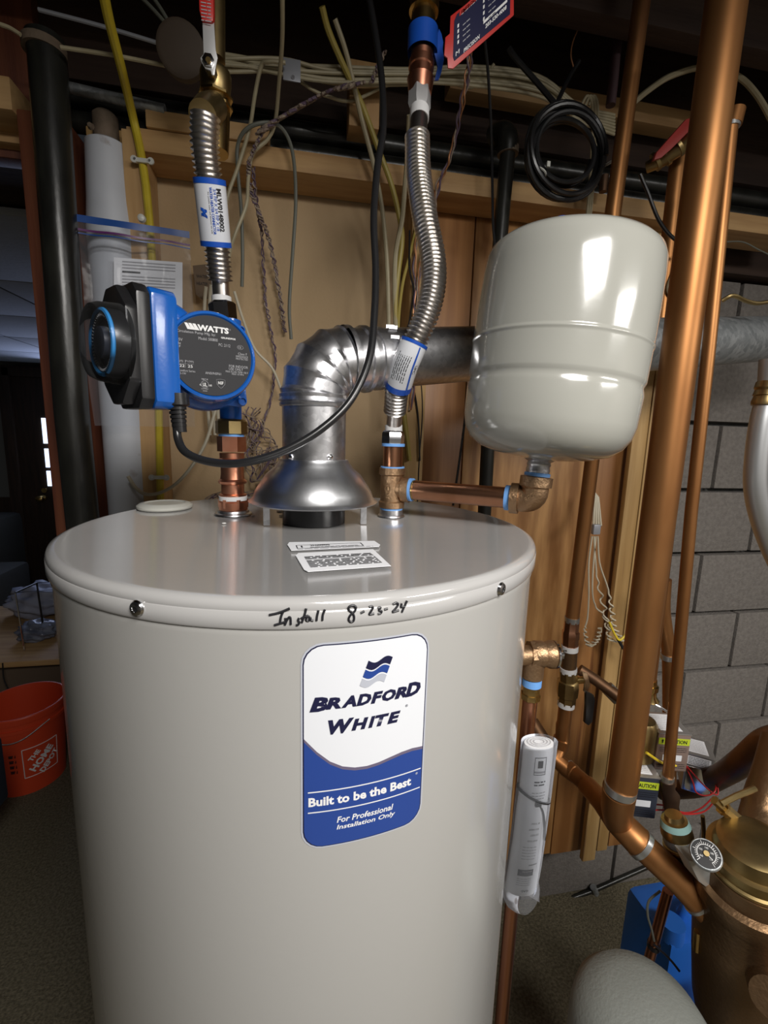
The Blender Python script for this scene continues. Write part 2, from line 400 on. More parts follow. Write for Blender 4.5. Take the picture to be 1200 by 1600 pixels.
for i in range(6):
    for j in range(5):
        MB().box((-.85-.6*i+.0, 1.42+.61*j+.3, 2.10), (.59, .60, .02)).build('tile', FCEIL, fce, bevel=.004)
MB().box((-2.4, 2.9, 2.13), (3.9, 3.6, .02)).build('backing', DKW, fce)
struct(MB().box((-4.2, 1.5, 1.1), (.05, 8, 2.3)).build('wall_left', FWALL, None, smooth=False))
struct(MB().box((2.45, 0, 1.25), (.05, 3.4, 2.5)).build('wall_right', BLOCK, None, smooth=False))

struct(MB().box((0, -2.4, 1.25), (8, .05, 2.5)).build('wall_front', mat('front_wall_paint', (.30, .29, .27), .8), None, smooth=False))
# ================================================================ WATER HEATER
HC = (.0146, .587); HR = .277; LR = .281; TOP = 1.445
wh = thing('water_heater', 'large light grey cylindrical gas water heater with a blue and white label', 'water heater', (HC[0], HC[1], 0))
c3 = Vector((HC[0], HC[1], 0))
rimz = cyl(440, 985, HC, LR).z
MB().lathe(c3, (0, 0, 1), [(.03, HR-.02), (.03, HR), (rimz-.012, HR), (rimz-.006, HR+.0015), (rimz+.004, HR+.0015), (rimz+.02, HR-.004)], 128).build('jacket', ENAMEL, wh, ang=60)
MB().lathe(c3, (0, 0, 1), [(rimz+.001, HR), (rimz, LR-.001), (rimz+.002, LR), (TOP-.009, LR), (TOP-.0085, LR-.0008), (TOP-.006, LR-.0004), (TOP-.002, LR-.002), (TOP, LR-.006), (TOP+.0002, LR-.009), (TOP-.001, LR-.013), (TOP-.001, .001)], 128).build('lid', ENAMEL2, wh, ang=60)
MB().lathe(c3, (0, 0, 1), [(0, HR-.03), (.035, HR-.03)], 64).build('base_ring', BLK, wh)
def hmap(R, th0=0, z0=0):
    return lambda a, b: Vector((HC[0]+R*math.sin(th0+a/R), HC[1]-R*math.cos(th0+a/R), z0+b))
for q in ((215, 950), (782, 920)):
    P = cyl(*q, HC, LR); n = Vector((P.x-HC[0], P.y-HC[1], 0)).normalized()
    s = MB().lathe(P, n, [(-.001, .006), (.0005, .0062), (.0022, .0052), (.0032, .003), (.0032, .0022), (.0022, .0018)], 24).build('screw', CHROME, wh)
    MB().lathe(P+n*.0023, n, [(0, .0021), (.0004, .0021)], 6).build('socket', BLK, s)
# sticker
def th_of(P): return math.atan2(P.x-HC[0], HC[1]-P.y)
A = cyl(470, 1160, HC, HR); Bp = cyl(664, 1140, HC, HR)
tL, tR = th_of(A), th_of(Bp); tm = (tL+tR)/2; LW = (tR-tL)*HR
zt = (cyl(470, 1004, HC, HR).z+cyl(668, 983, HC, HR).z)/2-.0005; zb = (cyl(475, 1318, HC, HR).z+cyl(652, 1291, HC, HR).z)/2
zm = (zt+zb)/2; LH = zt-zb; hw, hh = LW/2, LH/2
def lay(k): return hmap(HR+.0004+.00022*k, tm, zm)
stk = patch(lay(0), rrect(-hw, hw, -hh, hh, .016), SILV, wh, 'label')
tag(stk, 'tall white and blue maker label with rounded corners', None)
patch(lay(.6), rrect(-hw+.0013, hw-.0013, -hh+.0013, hh-.0013, .015), NAVY, stk, 'label_border')
patch(lay(1.2), rrect(-hw+.0022, hw-.0022, -hh+.0022, hh-.0022, .0145), LWHITE, stk, 'label_field')
WV = (.545, .478, .425, .392, .376, .372, .378, .390, .400, .403, .396)
def wv(u, o=0):
    t = min(9.999, u*10); i = int(t); return -hh+LH*(WV[i]+(WV[i+1]-WV[i])*(t-i))+o
E_ = .0022
def lower(off, m, nm, k):
    P2 = [q for q in rrect(-hw+E_, hw-E_, -hh+E_, 0, .0145) if q[1] < -hh+.02]
    P2 = sorted([q for q in P2], key=lambda q: math.atan2(q[1]+hh-.05, q[0]))
    topc = [(-hw+E_+(LW-2*E_)*i/20, wv(i/20, off)) for i in range(21)]
    patch(lay(k), P2+topc[::-1], m, stk, nm)
lower(.0025, MAUVE, 'wave_edge', 1.7); lower(0, LBLUE, 'label_band', 2.2)
U = LW/188; 
def L_(s, x, y, w_, h_, m, **k): txt(s, (x-375)/530*LW*.965+.0, hh-(y-0)*LH, w_, h_, lay(3), m, stk, **k)
BK_ = dict(bold=.055, shear=.25)
L_('B', 171, .280, LW*.135, LH*.068, NAVY, **BK_)
for ch, x_, w_ in (('R', 224, .125), ('A', 295, .125), ('D', 365, .125), ('F', 427, .105), ('O', 487, .125), ('R', 549, .12)): L_(ch, 371+(x_*.972+3-375)*.92, .280, LW*w_*.92, LH*.055, NAVY, **BK_)
L_('D', 577, .276, LW*.135, LH*.068, NAVY, **BK_)
L_('W', 262, .394, LW*.195, LH*.070, NAVY, **BK_)
for ch, x_, w_ in (('H', 340, .13), ('I', 391, .055), ('T', 436, .115), ('E', 490, .11)): L_(ch, x_, .396, LW*w_, LH*.056, NAVY, **BK_)
L_('®', 548, .352, LW*.022, LW*.022, NAVY)
L_('Built to be the Best', 358, .755, LW*.83, LH*.046, WHITE, bold=.035); L_('®', 613, .725, LW*.02, LW*.02, WHITE)
L_('For Professional', 375, .862, LW*.46, LH*.031, WHITE, bold=.02, shear=.2); L_('Installation Only', 380, .904, LW*.48, LH*.031, WHITE, bold=.02, shear=.2)
for y in (.705, .808): MB().strip(lay(3), [-hw*.9+hw*1.84*i/12 for i in range(13)], [hh-y*LH-.0005, hh-y*LH+.0005]).build('rule', WHITE, stk)
for i, m in enumerate((NAVY, LBLUE, SILV)):      # three wavy flag bars
    f = lay(3); y0 = .100+i*.040
    def ff(u, v, y0=y0, i=i, f=f):
        return f((u-.5)*LW*.19+LW*.065+(1-i)*LW*.022-v*LW*.02, hh-LH*(y0+.033*v+.012*math.sin(u*2*PI-.1)))
    MB().strip(ff, [k/12 for k in range(13)], [0, 1]).build('emblem_bar', m, stk)
# warning stickers on the lid
def lidpatch(poly, name):
    P2 = [atz(x, y, TOP+.0004) for x, y in poly]
    return MB().prism(P2, (0, 0, -.0004)).build(name, PAPER, wh, smooth=False), P2
s1, Q = lidpatch([(449, 851), (452, 847), (585, 845), (594, 851), (592, 854), (455, 860)], 'warning_label')
u = (atz(592, 853, TOP)-atz(455, 859, TOP)).normalized(); v = Vector((-u.y, u.x, 0)); O = atz(522, 853, TOP+.0007)
f1 = pmap(O, u, v); wl = (atz(592, 853, TOP)-atz(455, 859, TOP)).length
MB().strip(f1, [-wl*.42, wl*.34], [.009, .0098]).strip(f1, [-wl*.42, wl*.34], [-.004, -.0033]).strip(f1, [-wl*.42, -wl*.41], [-.004, .0098]).strip(f1, [wl*.33, wl*.34], [-.004, .0098]).build('print_frame', INK, s1, smooth=False)
txt('WARNING', -wl*.15, .0065, wl*.22, .005, f1, INK, s1, bold=.02)
txt('!', -wl*.36, .003, .002, .008, f1, INK, s1, bold=.03)
lines(f1, -wl*.27, wl*.30, [.0005, -.002], .0014, GRYTXT, s1); lines(f1, -wl*.42, wl*.44, [-.0075], .0016, GRYTXT, s1)
s2, Q = lidpatch([(462, 868), (466, 864), (583, 858), (611, 884), (481, 893), (475, 890)], 'notice_label')
u = (atz(611, 884, TOP)-atz(481, 893, TOP)).normalized(); v = Vector((-u.y, u.x, 0)); O = atz(537, 876, TOP+.0007); f2 = pmap(O, u, v)
ln = (atz(611, 884, TOP)-atz(481, 893, TOP)).length
lines(f2, -ln*.44, ln*.44, [.021, .0178, .0146], .0019, INK, s2); lines(f2, -ln*.44, ln*.44, [.0115], .0006, INK, s2, gap=False)
lines(f2, -ln*.44, ln*.44, [.0075-.0034*i for i in range(7)], .0019, INK, s2)
# marker writing on the lid rim
hwr = bpy.data.objects.new('marker_writing', None)
ST = [[(95, 650), (170, 633), (243, 603)], [(195, 628), (180, 665), (172, 715)], [(132, 724), (172, 712), (212, 700)],
      [(212, 672), (213, 700), (208, 722), (222, 690), (238, 668), (248, 672), (250, 720)], [(312, 672), (303, 690), (312, 705), (302, 722), (288, 722)],
      [(362, 604), (350, 650), (330, 706)], [(325, 676), (350, 662), (378, 655)], [(388, 660), (366, 668), (362, 685), (378, 692), (392, 668), (394, 690)],
      [(398, 688), (415, 690)], [(450, 618), (440, 660), (436, 692)], [(497, 612), (482, 650), (478, 690)],
      [(722, 592), (700, 580), (672, 592), (668, 612), (690, 630), (706, 655), (704, 690), (684, 700), (668, 682), (680, 652), (712, 622), (722, 592)],
      [(755, 636), (782, 622)], [(818, 592), (836, 588), (842, 598), (830, 622), (818, 645), (852, 640)], [(878, 600), (898, 596), (886, 615), (905, 622), (898, 638), (878, 642)],
      [(925, 610), (950, 604)], [(990, 572), (1012, 562), (1024, 575), (1005, 605), (985, 628), (1030, 616)], [(1052, 568), (1045, 592), (1075, 586)], [(1090, 548), (1065, 600), (1052, 630)]]
mbw = MB()
for s in ST:
    P = [cyl(400+x/4.615, 820+y/4.615, HC, LR+.0002) for x, y in s]
    mbw.sweep(cr(P, 5), .0009, 6)
mbw.build('marker_writing', INK, wh); bpy.data.objects.remove(hwr)
# side stickers by the right edge
for (ya, yb, t0, t1) in ((1110, 1238, 1.13, 1.30), (1245, 1385, 1.10, 1.27)):
    z1 = cyl(800, ya, HC, HR).z-.0; z0 = cyl(790, yb, HC, HR).z
    o = MB().strip(hmap(HR+.0006), [t0*HR+(t1-t0)*HR*i/6 for i in range(7)], [z0, z1]).build('side_label', LWHITE, wh)
# cap on the lid, hot and cold nipple gaskets
P = atz(258, 794, TOP); MB().lathe(P, (0, 0, 1), [(0, .036), (.002, .038), (.005, .038), (.008, .034), (.009, .028), (.0075, .026), (.0075, .001)], 48).build('plastic_cap', PLAST, wh)
HOT = atz(365, 803, TOP); COLD = atz(610, 806, TOP); COLD.x += .001
MB().lathe(HOT, (0, 0, 1), [(0, .026), (.002, .025), (.003, .022), (.006, .021), (.007, .018)], 32).build('hot_nipple_ring', GALV, wh)
MB().lathe(COLD, (0, 0, 1), [(0, .020), (.002, .019), (.003, .017), (.010, .0165), (.011, .015)], 32).build('cold_nipple', GALV, wh)
for (x, y, r) in ((437, 799, .005), (395, 806, .003), (440, 806, .004), (455, 810, .006), (350, 818, .003)):
    P = atz(x, y, TOP); MB().lathe(P, (0, 0, 1), [(0, r), (.001, r*.8), (.0015, r*.3)], 9).build('sealant_smear', SILIC, wh)

# ================================================================ DRAFT HOOD AND VENT
VX, VY = at(491, 650, .597).x, .597
def vz(y, px=491): return at(px, y, VY).z
def vr(px): return px*.60/F
dh = thing('draft_hood', 'spun aluminium draft hood standing on short legs on the heater lid', 'draft hood', (VX, VY, TOP))
hz = vz(783); hz2 = vz(722)
MB().lathe((VX, VY, 0), (0, 0, 1), [(TOP, .041), (hz-.002, .041), (hz-.002, .037), (TOP, .037)], 48, cap=False).build('flue_collar', BLK, dh)
ht = hz2-hz
MB().lathe((VX, VY, hz), (0, 0, 1), [(.001, .074), (0, .0825), (.0015, .084), (.003, .082), (.006, .078), (.014, .0755), (ht*.45, .070), (ht*.7, .061), (ht*.88, .050), (ht*.93, .049), (ht, .0455), (ht+.004, .044), (ht+.004, .040)], 72, cap=False).build('skirt', ALUM, dh, ang=60)
for q in ((417, 821), (568, 819)):
    P = atz(*q, TOP)
    MB().box((P.x, P.y, (TOP+hz+.003)/2), (.0075, .0022, hz-TOP+.003)).box((P.x-.0035, P.y+.002, (TOP+hz+.003)/2), (.0014, .005, hz-TOP+.003)).build('leg', GALV, dh, smooth=False)
MB().box((VX+.03, VY+.068, (TOP+hz)/2), (.0075, .0022, hz-TOP)).build('leg', GALV, dh, smooth=False)
vp = thing('vent_duct', 'shiny galvanised vent pipe rising from the draft hood', 'vent pipe', (VX, VY, hz2))
za, zb_ = vz(722), vz(632)
zc = zb_+.012
R0 = .0405
MB().lathe((VX, VY, 0), (0, 0, 1), [(za, R0-.0015), (za+.002, R0), (zb_-.004, R0), (zb_-.003, R0+.003), (zb_, R0+.0035), (zb_+.002, R0+.0015), (zb_+.0035, R0+.004), (zb_+.007, R0+.003), (zb_+.008, R0), (zc-.006, R0), (zc-.005, R0+.003), (zc-.001, R0+.0035), (zc, R0+.001)], 56, cap=False).build('duct_section', GALV, vp)
for q in ((455, 714), (515, 714)):
    P = cyl(*q, (VX, VY), R0); n = Vector((P.x-VX, P.y-VY, 0)).normalized()
    MB().lathe(P, n, [(-.001, .004), (.002, .0038), (.003, .002)], 6).build('screw', CHROME, vp)
# elbow in gores
GE = at(1230, 528, .95); ex = Vector((VX, VY, zc)); edir = (GE-ex).normalized()
eb = []; R_e = .046; Z_ = Vector((0, 0, 1))
e1 = Vector((edir.x, edir.y, 0)).normalized(); cen = ex+e1*R_e
for k in range(5):
    a = PI/2*k/4*.93; eb.append(cen-e1*R_e*math.cos(a)+Vector((0, 0, 1))*R_e*math.sin(a))
eb[-1] = eb[-1]
Pp, Rr = [ex-Z_*.012, ex-Z_*.001], [R0+.0008, R0+.0008]
for i in range(4):
    a, b = eb[i], eb[i+1]
    Pp += [a, a+(b-a)*.12, a+(b-a)*.88]; Rr += [R0+.003, R0+.0006, R0+.0006]
Pp.append(eb[-1]); Rr.append(R0+.003)
MB().sweep(Pp, Rr, 56, cap=False, ax=Vector((0, 1, 0))).build('elbow', GALV, vp, ang=25)
E0 = eb[-1]; gd = (GE-E0).normalized()
def gz(t): return E0+gd*t
L_tot = (GE-E0).length
MB().sweep([gz(0), gz(.006), gz(.008), gz(.022), gz(.024), gz(.03), gz(.032), gz(.045)], [R0+.003, R0+.003, R0-.001, R0-.001, R0+.002, R0+.002, R0-.002, R0-.003], 56, cap=False).build('crimped_collar', GALV, vp)
mb = MB().sweep([gz(.04), gz(.041), gz(.05), gz(.051), gz(.33)], [R0-.004, R0, R0, R0-.0015, R0-.0015], 56, cap=False)
mb.build('duct_section', GALV, vp)
mb = MB()
for k in range(12):
    a = k/12*2*PI; n = (Vector((0, -1, 0))*math.cos(a)+Vector((0, 0, 1))*math.sin(a)); mb.box(gz(.066)+n*(R0+.0004), (.011, .004, .004))
mb.build('crimp_beads', GALV, vp)
MB().sweep([gz(.30), gz(.302), gz(.45), gz(.452), gz(.458), gz(.46)], [R0, R0+.002, R0+.002, R0+.004, R0+.004, R0+.002], 56, cap=False).build('duct_section', GALVD, vp)
MB().sweep([gz(.458), gz(.459), gz(L_tot-.06), gz(L_tot-.058), gz(L_tot-.05), gz(L_tot-.048), gz(L_tot)], [R0, R0+.007, R0+.009, R0+.011, R0+.011, R0+.0095, R0+.010], 56, cap=False).build('duct_section', GALVD, vp)
# chain bits lying on the duct
ch = MB(); q0 = at(1132, 470, .80)
ch.sweep(cr(pp([(1128, 470, .80), (1145, 462, .79), (1165, 470, .79), (1182, 474, .79), (1200, 472, .79)]), 5), .004, 8)
tag(ch.build('beaded_chain', BRASSD, None), 'tarnished chain lying on top of the dull vent pipe at the right', 'chain')

# ================================================================ fittings helpers
Z = Vector((0, 0, 1))
def fit(o, p0, ax, prof, m, parent, seg=32, phase=0): return MB().lathe(p0, ax, prof, seg, phase=phase).build(o, m, parent)
def vax(pt, y): # point on a vertical line through pt at image row y (iterated)
    z = pt.z
    for _ in range(1):
        px = proj(Vector((pt.x, pt.y, z)))[0]
        z = at(px, y, pt.y).z; px = proj(Vector((pt.x, pt.y, z)))[0]; z = at(px, y, pt.y).z
    return z
def proj(P):
    d = P-CAM; k = d.dot(fw); return 600+F*d.dot(rt)/k, 800-F*d.dot(up)/k
# ================================================================ HOT SIDE: adapter, pump, hose
hotz = lambda y: vax(HOT, y)
hp = thing('copper_adapter', 'bright copper adapters stacked between the lid and the blue pump', 'pipe fitting', tuple(HOT+Z*.005))
a = TOP+.006; b = hotz(682); H = b-a
prof = [(0, .016), (.001, .0195), (.012, .0195), (.013, .0175), (H*.16, .0185), (H*.22, .0185), (H*.23, .0155), (H*.36, .0155), (H*.37, .0185), (H*.40, .0195), (H*.43, .0165), (H*.50, .0155), (H*.62, .0155), (H*.63, .0175), (H*.70, .0180), (H*.71, .0165), (H*.78, .0165)]
fit('adapter_body', HOT+Z*.006, Z, prof, COPS, hp, 40)
fit('hex_end', HOT+Z*(.006+H*.04), Z, [(0, .0205), (.012, .0205)], COPS, hp, 6)
fit('hex_end', HOT+Z*(.006+H*.80), Z, [(0, .0195), (H*.2, .0195)], COPS, hp, 6)
fit('sealant', Vector((HOT.x, HOT.y-.0, TOP+.006+H*.14)), Z, [(0, .0192), (.006, .0192)], TAPEW, hp, 24)
un = thing('brass_union', 'dull brass hex union nut under the blue pump', 'pipe fitting', (HOT.x, HOT.y, b))
z1 = hotz(681); z2 = hotz(655)
fit('tape_ring', Vector((HOT.x, HOT.y, b)), Z, [(0, .017), (.003, .017)], TAPEB, un)
fit('union_nut', Vector((HOT.x, HOT.y, b+.003)), Z, [(0, .019), (.001, .021), (z2-b-.006, .021), (z2-b-.003, .018)], BRASSD, un, 8)
# pump
FC = at(331, 557, .545)               # centre of the motor face
mn = Vector((math.cos(math.radians(-72)), math.sin(math.radians(-72)), 0))
mx_ = Vector((-mn.y, mn.x, 0))        # to the right seen from the front
rF = pr(69, FC)
pu = thing('circulation_pump', 'blue circulation pump with round dark grey nameplate and black timer', 'pump', (HOT.x, HOT.y, z2))
MB().lathe(FC, -mn, [(-.001, rF*.80), (-.001, rF*.87), (-.003, rF*.90), (-.002, rF*.955), (.003, rF*.99), (.01, rF), (.052, rF*1.03), (.058, rF*1.10), (.070, rF*1.16), (.078, rF*1.14), (.088, rF*1.0), (.1, rF*.75), (.108, rF*.5)], 72).build('motor_housing', BLUE, pu, ang=50)
# volute flange with four lugs
fl = []
for k in range(64):
    a_ = 2*PI*k/64; r_ = rF*1.12+rF*.26*max(0, math.cos(4*(a_-PI/4)))**3
    fl.append(FC-mn*.060+(mx_*math.cos(a_)+Z*math.sin(a_))*r_)
MB().prism(fl, -mn*.020).build('volute_flange', BLUE, pu, bevel=.002)
for k in range(4):
    a_ = PI/4+PI/2*k; Q = FC-mn*.060+(mx_*math.cos(a_)+Z*math.sin(a_))*rF*1.24
    s = fit('bolt', Q+mn*.001, mn, [(-.001, .0052), (.006, .0052), (.0065, .0040), (.0035, .0038)], BLUE, pu, 20)
zf0 = z2-.003; 
fit('lower_port', Vector((HOT.x, HOT.y, zf0)), Z, [(0, .0145), (.02, .0145), (.045, .019)], BLUE, pu)
zt_ = hotz(508)
fit('upper_port', Vector((HOT.x, HOT.y, zt_-.03)), Z, [(0, .019), (.02, .0165), (.036, .0165)], BLUE, pu)
plate = MB().lathe(FC+mn*.001, mn, [(0, rF*.865), (.0012, rF*.865)], 72).build('nameplate', GREYL, pu)
lf = pmap(FC+mn*.0026, mx_, Z); q = rF*.865/60    # metres per photo pixel on the plate
def W_(s, x, y, w_, h_, m=GRYTXT, **k): txt(s, (x/3+100-331)*q, -(y/3+400-557)*q, w_/3*q, h_/3*q, lf, m, plate, **k)
W_('WATTS', 702, 350, 138, 27, WHITE, bold=.05, shear=.0)
for i in range(3):
    x0 = (578+i*17)/3+100-331; y0 = -(336/3+400-557); y1 = -(363/3+400-557)
    MB().prism([lf(x0*q, y0*q), lf((x0+4.2)*q, y0*q), lf((x0+4.2+6)*q, y1*q), lf((x0+4.2)*q, y1*q)][::-1], -mn*.0003).build('emblem_bar', WHITE, plate, smooth=False)
W_('®', 777, 343, 7, 7); W_('Circulation Pump Mfg. by:', 628, 376, 166, 15); W_('Model: 500800', 678, 397, 84, 13)
W_('GRUNDFOS', 768, 383, 66, 8, WHITE, bold=.03); W_('PC: 2112', 750, 416, 52, 13); W_('1x115V', 545, 412, 46, 12); W_('60Hz', 542, 428, 36, 11); W_('2µF', 546, 443, 26, 11)
W_('Class F', 832, 447, 42, 11); W_('IMPEDANCE', 829, 460, 56, 9); W_('PROTECTED', 829, 471, 56, 9)
W_('Iin(A)  P1(W)', 574, 506, 74, 11); W_('.22  25', 576, 526, 60, 12, WHITE); W_('Comfort Series', 580, 547, 72, 10); W_('CS-1W', 560, 560, 34, 9)
W_('ANSI/NSF61', 695, 549, 70, 11); W_('FOR INDOOR', 812, 508, 88, 12); W_('USE ONLY', 800, 521, 66, 11); W_('MAX FLUID TEMP 150 F', 804, 534, 104, 9); W_('MAX 10 MPA', 808, 544, 56, 8)
W_('UL', 656, 603, 17, 17, WHITE, bold=.02); W_('c', 637, 605, 7, 8, WHITE); W_('us', 681, 605, 12, 8, WHITE); W_('98C4', 656, 579, 28, 8); W_('LISTED', 656, 622, 30, 6); W_('E54321'[:0] or '-', 656, 632, 20, 2)
W_('NSF', 728, 590, 24, 14, WHITE, bold=.02); W_('CE', 820, 418, 14, 9)
def ring2(x, y, r, w_, name='emblem_ring', sy=1):
    c = [(x/3+100-331)*q, -(y/3+400-557)*q]; mbr = MB()
    P = [lf(c[0]+r/3*q*math.cos(t*PI/12), c[1]+r/3*q*sy*math.sin(t*PI/12)) for t in range(24)]
    mbr.sweep(P, w_/3*q*.5, 5, closed=True); mbr.build(name, GRYTXT, plate)
ring2(656, 602, 16, 2); ring2(822, 418, 14, 1.5, sy=.65)
sh = [lf(((728+x)/3+100-331)*q, -((592+y)/3+400-557)*q) for x, y in ((-20, -16), (0, -19), (20, -16), (18, 4), (8, 17), (0, 23), (-8, 17), (-18, 4))]
MB().sweep(sh, .7/3*q, 5, closed=True).build('emblem_shield', GRYTXT, plate)
for (x0, y0, x1, y1) in ((538, 516, 612, 516), (575, 500, 575, 534)):
    MB().sweep([lf((x0/3+100-331)*q, -(y0/3+400-557)*q), lf((x1/3+100-331)*q, -(y1/3+400-557)*q)], .6/3*q, 4).build('rule', GRYTXT, plate)
# terminal box + timer
tn = Vector((math.cos(math.radians(-141)), math.sin(math.radians(-141)), 0)); tu = Vector((-tn.y, tn.x, 0))  # tu: to the right seen from its front
T0 = at(160, 535, .50)
def oct_(w_, h_, ch_): return [(-w_, -h_+ch_), (-w_+ch_, -h_), (w_-ch_, -h_), (w_, -h_+ch_), (w_, h_-ch_), (w_-ch_, h_), (-w_+ch_, h_), (-w_, h_-ch_)]
rT = pr(62, T0)
def tpl(P2, d): return [T0-tn*d+tu*(x-.013)+Z*y for x, y in P2]
MB().prism(tpl(oct_(.035, .057, .022), .014), -tn*.012).build('timer_face_plate', BLK, pu, bevel=.003)
MB().prism(tpl(oct_(.032, .061, .010), .026), -tn*.014).build('timer_body', BLK, pu, bevel=.003)
MB().prism([p+tn*0 for p in tpl(oct_(.032, .060, .007), .040)], -tn*.027).build('terminal_box', BLUE, pu, bevel=.004)
e1_ = T0-tn*.064-tu*.013+Z*-.006; e2_ = FC-mn*.050-mx_*rF*.5; MB().sweep([e1_, (e1_+e2_)/2, e2_], [.034, .035, .035], 8, phase=PI/8).build('box_neck', BLUE, pu, bevel=.004)
c0 = T0-tn*.060+Z*.044-tu*.010; MB().sweep(cr([c0, c0-tn*.02-Z*.008, FC-mn*.045+Z*rF*.62-mx_*.02], 5), [.015]*10+[.013], 20).build('cord_channel', BLUE, pu)
tm_ = thing  # dial
fit('timer_dome', T0-tn*.016, tn, [(0, rT), (.004, rT*1.0), (.020, rT*.95), (.026, rT*.88), (.028, rT*.7), (.028, .001)], DOME, pu, 48)
dl = fit('timer_dial', T0-tn*.014, tn, [(0, rT*.84), (.010, rT*.84), (.014, rT*.80), (.014, rT*.60), (.011, rT*.58), (.011, .001)], BLK, pu, 48)
LBL = mat('dial_blue', (.03, .25, .60), .4)
mb = MB()
P = [T0-tn*-.0005+(tu*math.cos(t)+Z*math.sin(t))*rT*.78 for t in [(-70+360*i/40)*PI/180 for i in range(39)]]
mb.sweep(P, .0022, 6); mb.build('dial_ring', LBL, dl)
mb = MB()
for k in range(48):
    t = 2*PI*k/48; n = tu*math.cos(t)+Z*math.sin(t); mb.sweep([T0+tn*.0005+n*rT*.64, T0+tn*.0005+n*rT*.70], .0006, 4)
mb.build('dial_ticks', GRYTXT, dl)
fit('dial_knob', T0-tn*.003, tn, [(0, rT*.40), (.006, rT*.38), (.007, rT*.3), (.007, .001)], DKB, dl, 32)
txt('TIMER', 0, -rT*.22, rT*.4, rT*.1, pmap(T0+tn*.0045, tu, Z), GRYTXT, dl) if False else None
# cord boot
CB = at(277, 636, .535)
fit('cord_boot', CB, Vector((.06, 0, -1)), sum([[(i*.0045, .0092-.0004*i), (i*.0045+.003, .0092-.0004*i), (i*.0045+.003, .0072), (i*.0045+.0045, .0072)] for i in range(6)], [(-.014, .013), (-.002, .013)]), BLKR, pu, 20)
cordp = pp([(277, 655, .535), (278, 685, .53), (292, 708, .52), (330, 722, .51), (380, 723, .50), (440, 706, .50), (500, 672, .505), (548, 625, .515), (577, 560, .53), (585, 490, .55), (587, 420, .57), (584, 340, .59), (590, 260, .62), (599, 200, .65), (597, 130, .68), (588, 60, .70), (575, -10, .72), (560, -60, .74)])
tag(MB().sweep(cr(cordp, 8), .0044, 14).build('power_cord', BLKR, None), 'thick black power cord looping from the pump up to the ceiling', 'cord')
# hoses
def hose(P, r, n_per=6, pitch=.0052, amp=.0022):
    Q = cr(P, 24); L = [0]
    for a_, b_ in zip(Q[:-1], Q[1:]): L.append(L[-1]+(b_-a_).length)
    T = L[-1]; N_ = int(T/pitch)*n_per; out, rad = [], []; j = 0
    for i in range(N_+1):
        s = T*i/N_
        while j < len(L)-2 and L[j+1] < s: j += 1
        t = (s-L[j])/max(1e-9, L[j+1]-L[j]); out.append(Q[j].lerp(Q[j+1], t)); rad.append(r-amp+amp*(.5+.5*math.cos(2*PI*i/n_per))*1.6)
    return out, rad
HY = HOT.y
h1 = thing('flexible_connector', 'corrugated steel water connector above the blue pump', 'hose', tuple(Vector((HOT.x, HOT.y, hotz(500)))))
h1g = None
P = pp([(321, 182, .60), (320, 230, .605), (329, 300, .62), (338, 380, .64), (344, 438, .655)])
Q, rad = hose(P, .0148); MB().sweep(Q, rad, 28).build('corrugated_tube', STEEL, h1, ang=80)
P2 = pp([(344, 436, .655), (346, 470, .658)]); MB().sweep(P2, .0108, 24).build('plain_end', STEEL, h1)
P3 = pp([(346, 464, .658), (346.5, 474, .658)]); MB().sweep(P3, .0125, 24).build('tape_ring', TAPEW, h1)
P4 = pp([(346.5, 472, .658), (350, 505, .659)]); MB().sweep([P4[0], P4[0].lerp(P4[1], .1), P4[0].lerp(P4[1], .9), P4[1]], [.015, .0175, .0175, .015], 6).build('hex_nut', DCHROME, h1)
def sleeve(Pa, Pb, r, parent, b1, name='printed_sleeve', via=None):
    P = via or [Pa.lerp(Pb, i/12) for i in range(13)]
    s = MB().sweep(P, r, 32, cap=False).build(name, LWHITE, parent)
    MB().sweep(P[:2], r+.0003, 32, cap=False).build('blue_band', LBLUE2, s); MB().sweep(P[-2:], r+.0003, 32, cap=False).build('blue_band', LBLUE2, s)
    return s
SATIN = mat('satin_steel', (.55, .55, .55), .4, .5)
LBLUE2 = mat('sleeve_blue', (.01, .08, .45), .35)
Pa, Pb = pp([(327, 280, .616), (338, 386, .640)])
s = sleeve(Pa, Pb, .0182, h1, .08)
d = (Pb-Pa).normalized(); mid = (Pa+Pb)/2; LL = (Pb-Pa).length
view = (CAM-mid); view = (view-d*view.dot(d)).normalized(); side = d.cross(view)
def smap(R, mid=mid, d=d, view=view, side=side):   # a along the sleeve (down), b around
    return lambda a, b: mid+d*a+(view*math.cos(b/R)-side*math.sin(b/R))*R
sm = smap(.0186)
txt('MLW0148002', -LL*.05, .0095, LL*.62, .0062, sm, INK, s, bold=.03)
txt('3/4 FIP X 3/4 FIP X 18', -LL*.05, .0045, LL*.60, .0035, sm, LBLUE2, s); txt('WATER HEATER CONNECTOR', -LL*.03, .0002, LL*.68, .0032, sm, LBLUE2, s, bold=.02)
txt('For potable water and domestic use only', 0, -.0030, LL*.6, .0020, sm, INK, s)
txt('M', LL*.0, -.0105, .011, .008, sm, LBLUE2, s, bold=.07, shear=.3)
h2 = thing('flexible_connector', 'corrugated steel water connector bowing down to the brass tee', 'hose', tuple(at(612, 668, .643)))
P = pp([(652, 214, .630), (654, 270, .62), (664, 340, .60), (676, 400, .59), (677, 445, .582), (667, 490, .578), (650, 530, .580), (633, 570, .590), (621, 608, .612), (617, 642, .632)])
Q, rad = hose(P, .0148); MB().sweep(Q, rad, 28).build('corrugated_tube', STEEL, h2, ang=80)
MB().sweep(pp([(617, 640, .632), (615, 668, .643)]), .0115, 24).build('plain_end', STEEL, h2)
